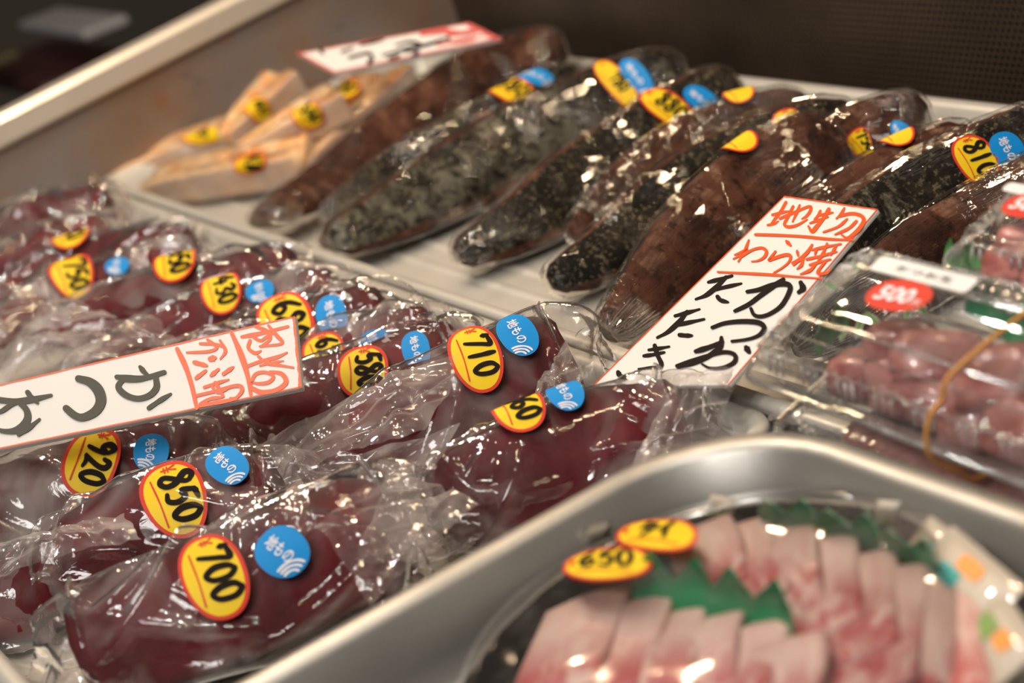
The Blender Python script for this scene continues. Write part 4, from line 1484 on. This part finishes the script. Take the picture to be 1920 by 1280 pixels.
O_p = at(1392, 702, .046)
f1 = Frame(O_p, at(1920, 905, .046), at(1655, 480, .066))
LX, LY = .185, f1.dy
pk1 = clamshell('clear plastic pack with white label, red 500 yen sticker and rubber band', f1, LX, LY, .020, .018)
f0 = Frame(f1(.004, -.004, -.0245), f1(.1, -.004, -.0245), f1(.004, .1, -.0245))
pk0 = clamshell('clear plastic pack at the bottom, carrying the pack with the rubber band', f0, LX, LY, .016, .0035)
f2 = Frame(at(1560, 540, .058), at(1920, 660, .058), at(1908, 336, .074))
f2 = Frame(f1(.028, LY + .007, -.005), f1(.2, LY + .007, -.005), f1(.028, LY + .007, -.005) + (at(1908, 336, .078) - at(1560, 545, .060)))
pk2 = clamshell('clear plastic pack farthest back, beside the smooth brown seared loin', f2, LX, f2.dy, .020, .014)


def plane_surf(fr, u, v, av, c):
    """patch on plane z=c of a frame; av = reading half vector in pixels"""
    x, y = fr.onz(u, v, c)
    x2, y2 = fr.onz(u + av[0], v + av[1], c)
    d = np.array([x2 - x, y2 - y])
    la = np.linalg.norm(d)
    d /= la
    e = np.array([-d[1], d[0]])

    def surf(X, Yv, off):
        return fr(x + d[0] * X + e[0] * Yv, y + d[1] * X + e[1] * Yv, c + off)
    return surf, la


def pack_label(parent, fr, quad, c, with_text, name='paper_label'):
    q = [fr.onz(u, v, c) for u, v in quad]
    cx, cy = np.mean([p[0] for p in q]), np.mean([p[1] for p in q])
    d = nrm(np.array(q[1]) - np.array(q[0]))
    a = .5 * np.linalg.norm(np.array(q[1]) - np.array(q[0]))
    b = .5 * abs(np.array([-d[1], d[0]]) @ (np.array(q[0]) - np.array(q[3])))
    e = np.array([-d[1], d[0]])
    L = rrect(-a, a, -b, b, .0022, 5)
    top = [fr(cx + d[0] * x + e[0] * y, cy + d[1] * x + e[1] * y, c + .0006) for x, y in L]
    o = mesh(name, top, [tuple(range(len(L)))], M['paper'], parent, False)
    if with_text:
        V2, F2 = fit_text(TXT_RAW, 0.05 * a, 0, 1.15 * a, .75 * b)
        mesh('handwriting', [fr(cx + d[0] * x + e[0] * y, cy + d[1] * x + e[1] * y, c + .0009) for x, y in V2], F2, M['ink'], o, False, label='small black handwriting')
    return o


pack_label(pk1, f1, [(1655, 480), (1838, 524), (1812, 555), (1630, 506)], .0185, True)
s_, la = plane_surf(f1, 1687, 556, (60, 10), .0185)
sticker(pk1, s_, 'red', .0150, .0078)
pack_label(pk2, f2, [(1888, 340), (1990, 362), (1985, 388), (1884, 358)], .0145, False)
s_, la = plane_surf(f2, 1935, 388, (40, 6), .0145)
sticker(pk2, s_, 'red', .0130, .0070)

# rubber band round the pack
xb0, yb0 = f1.onz(1735, 745, .018)
xb1, yb1 = f1.onz(1930, 590, .018)
k = (xb1 - xb0) / (yb1 - yb0)
xa = lambda y: xb0 + (y - yb0) * k
loop = [(.018, .0190), (LY - .018, .0190), (LY - .006, .0115), (LY + .0022, .002), (LY - .004, -.012), (LY - .010, -.0208), (.012, -.0208), (.003, -.012), (-.0026, .0), (.003, .0105), (.010, .0135)]
P = catmull([f1(xa(y), y, z) for y, z in loop], 160, True)
V, F = tube(P, .00085, 8, True)
tag(mesh('rubber_band', V, F, M['rubber']), 'orange rubber band stretched round the clear pack', 'rubber band')


def slab(name, mat, p, q, width, thick, up, tilt=0.0, sag=0.0, parent=None, seed=0, taper=.8, n=18, nf=26):
    """one soft slice: long axis p->q, width across, rounded edges, gentle sag"""
    p, q = np.asarray(p), np.asarray(q)
    d = nrm(q - p)
    up = nrm(np.asarray(up) - d * (np.asarray(up) @ d))
    s = np.cross(d, up)
    c, si = math.cos(tilt), math.sin(tilt)
    s, up = s * c + up * si, up * c - s * si
    L = np.linalg.norm(q - p)
    rnd = random.Random(seed)
    ph = rnd.uniform(0, 6)
    sec = resample_closed(catmull([(-1, -.7), (-.88, -1), (0, -1), (.88, -1), (1, -.7), (1, .7), (.88, 1), (0, 1), (-.88, 1), (-1, .7)], 160, True), nf)
    V = []
    for i in range(n):
        t = i / (n - 1)
        e = min(1, math.sqrt(max(0, 1 - (2 * t - 1) ** 14)) + .25)
        wd = width * .5 * e * (taper + (1 - taper) * math.sin(math.pi * min(1, t * 1.2)))
        th = thick * .5 * (.5 + .5 * e)
        cpt = p + d * L * t - up * sag * (4 * (t - .5) ** 2) + up * .0012 * math.sin(5 * t + ph) + s * .0014 * math.sin(4 * t + ph * 2)
        for a, b in sec:
            V.append(cpt + s * a * wd + up * (b * th - sag * .5 * a * a))
    o = mesh(name, V, close_ends(n, nf, grid_faces(n, nf)), mat, parent, True)
    me = o.data
    uv = me.uv_layers.new(name='UVMap')
    li = np.zeros(len(me.loops), np.int32)
    me.loops.foreach_get('vertex_index', li)
    uv.data.foreach_set('uv', np.stack([np.abs((li % nf) / nf * 2 - 1), (li // nf) / n], 1).astype(np.float32).ravel())
    return o


def leaf_strip(name, fr_pts, height, mat, up, teeth=9, thick=.0006, flutter=.002, seed=0):
    """green plastic divider: a strip with a saw-tooth top, standing"""
    P = catmull(fr_pts, teeth * 4 + 1)
    up = nrm(up)
    mb = MB()
    T = np.gradient(P, axis=0)
    V = []
    for side in (0, 1):
        for k in range(len(P)):
            nn = nrm(np.cross(T[k], up))
            w_ = nn * flutter * math.sin(k * .8 + seed)
            h = height * (.55 + .45 * (1 - abs(((k / 4) % 1) * 2 - 1)))
            o = nn * thick * side
            V += [P[k] + o, P[k] + up * h * .5 + o + w_ * .5, P[k] + up * h + o + w_]
    n = len(P)
    F = []
    for s in (0, 1):
        for k in range(n - 1):
            for r in (0, 1):
                a = s * n * 3 + k * 3 + r
                q = (a, a + 3, a + 4, a + 1)
                F.append(q if s else q[::-1])
    for k in range(n - 1):
        a, b = k * 3 + 2, n * 3 + k * 3 + 2
        F.append((a, a + 3, b + 3, b))
    mb.add(V, F)
    return mb.build(name, mat, None, True)


# contents of the packs
inner = mesh('printed_tray_liner', [f1(x, y, -.0185) for x, y in [(.018, .018), (LX - .018, .018), (LX - .018, LY - .016), (.018, LY - .016)]] +
             [f1(x, y, -.0178) for x, y in [(.018, .018), (LX - .018, .018), (LX - .018, LY - .016), (.018, LY - .016)]],
             [(3, 2, 1, 0), (4, 5, 6, 7), (0, 1, 5, 4), (1, 2, 6, 5), (2, 3, 7, 6), (3, 0, 4, 7)], M['black'], None, False)
tag(inner, 'black tray liner printed with green leaf outlines inside the pack with the rubber band', 'tray liner')
# green leaf print on the liner
mb = MB()
for leafpts in ([(1606, 634), (1614, 606), (1626, 588)], [(1626, 588), (1644, 606), (1654, 630)], [(1578, 640), (1582, 618), (1590, 600)],
                [(1700, 600), (1706, 580), (1716, 566)], [(1716, 566), (1730, 580), (1738, 596)]):
    for wpx, off, mi in ((15, .0003, 1), (10, .0005, 0)):
        V2, F2 = ribbon(leafpts, wpx, taper=(.3, .3))
        mb.add([f1(*f1.onz(u, v, -.0178), -.0178 + off) for u, v in V2], F2, mi)
mb.build('leaf_print', [M['leafline'], M['radish']], inner, label='green leaf outlines')

i = 0
where = ['at the left corner of', 'second from the left corner in', 'third from the left corner in', 'fourth from the left corner in', 'fifth from the left corner in', 'at the cut off right side of',
         'standing at the back left of', 'standing at the back middle of', 'standing at the back right of']
for (pu, pv, pz), (qu, qv, qz), wd in [((1628, 652, -.002), (1588, 752, -.011), .026), ((1700, 672, .000), (1662, 782, -.011), .027), ((1772, 700, .001), (1735, 812, -.011), .028),
                                       ((1845, 725, .001), (1810, 840, -.011), .028), ((1920, 755, .001), (1885, 868, -.011), .028), ((2000, 780, .000), (1965, 895, -.011), .028),
                                       ((1688, 598, .006), (1650, 690, .000), .026), ((1768, 615, .009), (1742, 716, .002), .029), ((1868, 650, .008), (1842, 752, .002), .031)]:
    o = slab('bonito_slice', M['rsash'], f1(*f1.onz(pu + random.uniform(-14, 14), pv + random.uniform(-10, 10), pz), pz), f1(*f1.onz(qu + random.uniform(-16, 16), qv + random.uniform(-8, 8), qz), qz), wd * (.9 + .25 * random.random()), .0075 + .003 * random.random(), f1.z + f1.x * random.uniform(-.35, .35), .30, .0035, seed=i, taper=.6 + .3 * random.random())
    tag(o, 'bonito slice %s the pack with the rubber band' % where[i], 'fish slice', 'bonito slices in the banded pack')
    i += 1
i = 0
where = ['nearest the front of', 'in the middle of', 'behind the others in']
for (pu, pv, pz), (qu, qv, qz), wd in [((1935, 455, .004), (1880, 545, -.004), .024), ((1990, 470, .004), (1940, 560, -.004), .022), ((1960, 430, .004), (1910, 500, .0), .024)]:
    o = slab('bonito_slice', M['rsash'], f2(*f2.onz(pu, pv, pz), pz), f2(*f2.onz(qu, qv, qz), qz), wd, .010, f2.z, .25, .002, seed=i + 20)
    tag(o, 'raw pink bonito slice %s the pack farthest back' % where[i], 'fish slice', 'bonito slices in the rear pack')
    i += 1
P = [f1(*f1.onz(u, v, -.004), -.004) for u, v in [(1810, 585), (1860, 615), (1915, 660), (1960, 690)]]
tag(leaf_strip('plastic_leaf', P, .016, M['leaf'], f1.z * .8 + f1.y * .6, 6), 'bright green plastic leaf divider standing in the pack with the rubber band', 'leaf divider')
P = [f1(*f1.onz(u, v, -.012), -.012) for u, v in [(1532, 668), (1560, 640), (1590, 612)]]
tag(leaf_strip('plastic_leaf', P, .012, M['leafline'], f1.z * .8 + f1.y * .3, 4), 'speckled green leaf sheet in the left corner of the banded pack', 'leaf divider')
P = [f2(*f2.onz(u, v, -.008), -.008) for u, v in [(1765, 510), (1815, 520), (1860, 532)]]
tag(leaf_strip('plastic_leaf', P, .013, M['leafline'], f2.z * .7 + f2.y * .7, 5), 'green leaf divider in the pack farthest back', 'leaf divider')
o = slab('bonito_slice', M['rsash'], f0(.02, .02, -.009), f0(.17, .02, -.009), .034, .011, f0.z, 0, .001, seed=77)
tag(o, 'dark red bonito piece in the bottom pack, seen just above the steel tray rim', 'fish slice')

# riser under the steel tray, ice between the trays
MB().box((.205, -.49, -.0238), (.40, 0, 0), (0, .42, 0), (0, 0, .0302)).build('tray_support', M['black'], case)
ic = MB()
rnd = random.Random(5)
for k in range(46):
    x, y = rnd.uniform(.145, .178), rnd.uniform(-.050, -.004)
    bm = bmesh.new()
    bmesh.ops.create_icosphere(bm, subdivisions=1, radius=rnd.uniform(.003, .006))
    V = [np.array(v.co) * (1 + .35 * noise.noise(v.co * 180 + Vector((k, 0, 0)))) + [x, y, -.017 + rnd.uniform(0, .010)] for v in bm.verts]
    ic.add(V, [[v.index for v in f.verts] for f in bm.faces])
    bm.free()
o = ic.build('crushed_ice', M['clearedge'], None, False)
tag(o, 'wet crushed ice between the aluminium tray corner and the clear packs', 'ice', kind='stuff')

# ------------------------------------------------------------------ sashimi dish in the steel tray
DC, DR = np.array([.2833, -.1384]), .0834


def lathe(prof, n=96):
    V, F = [], []
    for r, z in prof:
        for k in range(n):
            q = 2 * math.pi * k / n
            V.append((DC[0] + r * math.cos(q), DC[1] + r * math.sin(q), z))
    for i in range(len(prof) - 1):
        for k in range(n):
            a, b = i * n + k, i * n + (k + 1) % n
            F.append((a, b, b + n, a + n))
    F.append(tuple(range(n))[::-1])
    F.append(tuple((len(prof) - 1) * n + k for k in range(n)))
    return V, F


V, F = lathe([(.050, .0082), (.058, .0082), (.060, .010), (.070, .016), (.0815, .0278), (.0834, .0292), (.0834, .0304), (.0820, .0306), (.0795, .0292), (.0780, .0278), (.0675, .0172), (.058, .0130), (.030, .0126)])
dish = mesh('round_dish', V, F, M['dish'])
tag(dish, 'round glossy black dish of white fish sashimi in the steel tray', 'dish')
V, F = [], []
nr, na = 14, 60
for i in range(nr):
    for k in range(na):
        r = .058 * i / (nr - 1) + 1e-4
        q = 2 * math.pi * k / na
        x, y = DC[0] + r * math.cos(q), DC[1] + r * math.sin(q)
        V.append((x, y, max(.0132, .0132 + .0105 * (1 - (i / (nr - 1)) ** 2.5) + .0022 * noise.noise(Vector((x * 160, y * 160, 0))))))
F = [(i * na + k, i * na + (k + 1) % na, (i + 1) * na + (k + 1) % na, (i + 1) * na + k) for i in range(nr - 1) for k in range(na)]
o = mesh('shredded_radish', V, F, M['radish'])
tag(o, 'bed of shredded white radish under the sashimi on the black dish', 'radish', kind='stuff')

N_ = ['first', 'second', 'third', 'fourth', 'fifth', 'sixth', 'seventh', 'eighth', 'ninth', 'tenth']
rowA = [((1100, 1112), (1035, 1315), .033), ((1185, 1126), (1125, 1320), .029), ((1258, 1140), (1208, 1325), .028), ((1330, 1156), (1288, 1330), .028), ((1402, 1174), (1366, 1335), .028), ((1470, 1200), (1442, 1340), .028)]
for i, (p, q, wd) in enumerate(rowA):
    z = .0300 + .0008 * i
    o = slab('sashimi_slice', M['wsash'], at(*p, z), at(*q, z - .004), wd, .0032, (0, 0, 1), -.22, .0012, seed=i + 40, taper=.95)
    tag(o, 'pale white fish slice, %s from the left in the front row on the black dish' % N_[i], 'fish slice', 'front row of white sashimi')
rowB = [((1300, 992), (1352, 1120), .025), ((1372, 985), (1420, 1142), .026), ((1446, 996), (1488, 1166), .027), ((1520, 1018), (1552, 1195), .029), ((1590, 1045), (1602, 1245), .031),
        ((1650, 1070), (1628, 1310), .032), ((1742, 1068), (1735, 1340), .036)]
for i, (p, q, wd) in enumerate(rowB):
    z = .0345 - .0004 * i
    o = slab('sashimi_slice', M['wsash'], at(*p, z), at(*q, z - .003), wd, .0032, (0, 0, 1), -.20, .0012, seed=i + 60, taper=.95)
    tag(o, 'pinkish white fish slice, %s from the left in the back row on the dish' % N_[i], 'fish slice', 'back row of white sashimi')
zl = .030
tag(leaf_strip('plastic_leaf', [at(u, v, zl) for u, v in [(1190, 1130), (1290, 1150), (1390, 1172), (1490, 1215)]], .0185, M['leaf'], (-.1, .35, 1), 4, flutter=.0015),
    'deep green saw toothed plastic leaf between the two rows of white sashimi', 'leaf divider')
tag(leaf_strip('plastic_leaf', [at(u, v, .033) for u, v in [(1430, 985), (1540, 1000), (1660, 1035), (1765, 1085)]], .0135, M['leafpale'], (.2, -.1, 1), 6, flutter=.0015),
    'green plastic leaf behind the back row of white sashimi at the dish rim', 'leaf divider')


def sachet(label, u, v, av, bv, z, prints, mat='sachet'):
    """flat sealed packet, slightly pillowed"""
    c = at(u, v, z)
    A, Bv = at(u + av[0], v + av[1], z) - c, at(u + bv[0], v + bv[1], z + .004) - c
    n = nrm(np.cross(A, Bv))
    if n[2] < 0:
        n = -n
    m = 13
    V, F = [], []
    for s in (1, -1):
        for i in range(m):
            for j in range(m):
                x, y = i / (m - 1) * 2 - 1, j / (m - 1) * 2 - 1
                h = .0016 * max(0, 1 - x ** 4) * max(0, 1 - y ** 4) + .0002
                V.append(c + A * x + Bv * y + n * h * s)
    for s in (0, 1):
        for i in range(m - 1):
            for j in range(m - 1):
                a = s * m * m + i * m + j
                q = (a, a + m, a + m + 1, a + 1)
                F.append(q if s == 0 else q[::-1])
    o = mesh('condiment_sachet', V, F, M[mat])
    tag(o, label, 'sachet', 'sachets on the sashimi dish')
    for (x, y, w_, h_, pm) in prints:
        V, F = [], []
        L = rrect(x - w_, x + w_, y - h_, y + h_, min(w_, h_) * .5, 4)
        V = [c + A * a + Bv * b + n * (.0016 * max(0, 1 - a ** 4) * max(0, 1 - b ** 4) + .0005) for a, b in L]
        mesh('print', V, [tuple(range(len(L)))], M[pm], o, False)
    return o


sachet('small clear and green sachet at the upper left of the dish, by the pink slices', 1352, 950, (24, 6), (5, -20), .034, [(0, -.3, .7, .35, 'sachetgreen')])
sachet('small pale sachet at the far dish rim, before the steel tray wall', 1664, 962, (22, 2), (3, -24), .034, [(-.2, -.5, .7, .3, 'sachetgreen')])
sachet('small green flecked sachet at the left of the dish, behind the yellow stickers', 1118, 1000, (26, -8), (4, -16), .032, [(0, -.4, .7, .3, 'sachetgreen')])
sachet('white sachet with orange and teal print, the one tucked behind its twin', 1760, 1035, (46, 32), (30, -38), .033, [(.45, .3, .20, .28, 'sachetorange'), (0.0, -.05, .22, .30, 'sachetteal')])
sachet('white sachet with orange and teal print, the one lying on top', 1815, 1085, (70, 62), (38, -44), .036, [(.0, .30, .30, .30, 'sachetorange'), (-.30, -.35, .28, .30, 'sachetteal')])
sachet('white sachet with green and orange print at the lower right of the dish', 1870, 1195, (40, 60), (46, -40), .034, [(-.3, -.2, .3, .5, 'sachetgreen'), (.3, .1, .25, .3, 'sachetorange')])

# cling film stretched over the dish with its two price stickers


def film_z(x, y):
    r = math.hypot(x - DC[0], y - DC[1]) / DR
    return .0312 + .0130 * max(0, 1 - r ** 3.0) + .0007 * noise.noise(Vector((x * 60, y * 60, 2.0))) * (1 - min(1, r ** 8))


root = empty('cling_film_cover', (DC[0], DC[1], .0312))
tag(root, 'clear cling film stretched over the sashimi dish with two yellow stickers', 'cling film')
V, F = [], []
nr, na = 40, 96
for i in range(nr):
    for k in range(na):
        r = DR * 1.002 * i / (nr - 1) + 1e-5
        q = 2 * math.pi * k / na
        x, y = DC[0] + r * math.cos(q), DC[1] + r * math.sin(q)
        V.append((x, y, film_z(x, y)))
F = [(i * na + k, (i + 1) * na + k, (i + 1) * na + (k + 1) % na, i * na + (k + 1) % na) for i in range(nr - 1) for k in range(na)]
mesh('film', V, F, M['cling'], root)


def film_surf(u, v, av, bv):
    c = at(u, v, .042)
    for _ in range(4):
        c = at(u, v, film_z(c[0], c[1]))
    z = c[2]
    A, Bv = (at(u + av[0], v + av[1], z) - c)[:2], (at(u + bv[0], v + bv[1], z) - c)[:2]
    la, lb = np.linalg.norm(A), np.linalg.norm(Bv)
    A, Bv = A / la, Bv / lb

    def surf(X, Yv, off):
        p = c[:2] + A * X + Bv * Yv
        return np.array([p[0], p[1], film_z(p[0], p[1]) + off + .0006])
    return surf, la, lb


s_, la, lb = film_surf(1137, 1058, (90, 14), (4, -38))
sticker(root, s_, 'yellow', la, lb, '650', seed=3)
s_, la, lb = film_surf(1231, 1005, (82, 20), (8, -40))
s2_ = lambda X, Yv, off: s_(X, Yv, off + .0003)
sticker(root, s2_, 'yellow', la, lb, 'AB', seed=4)
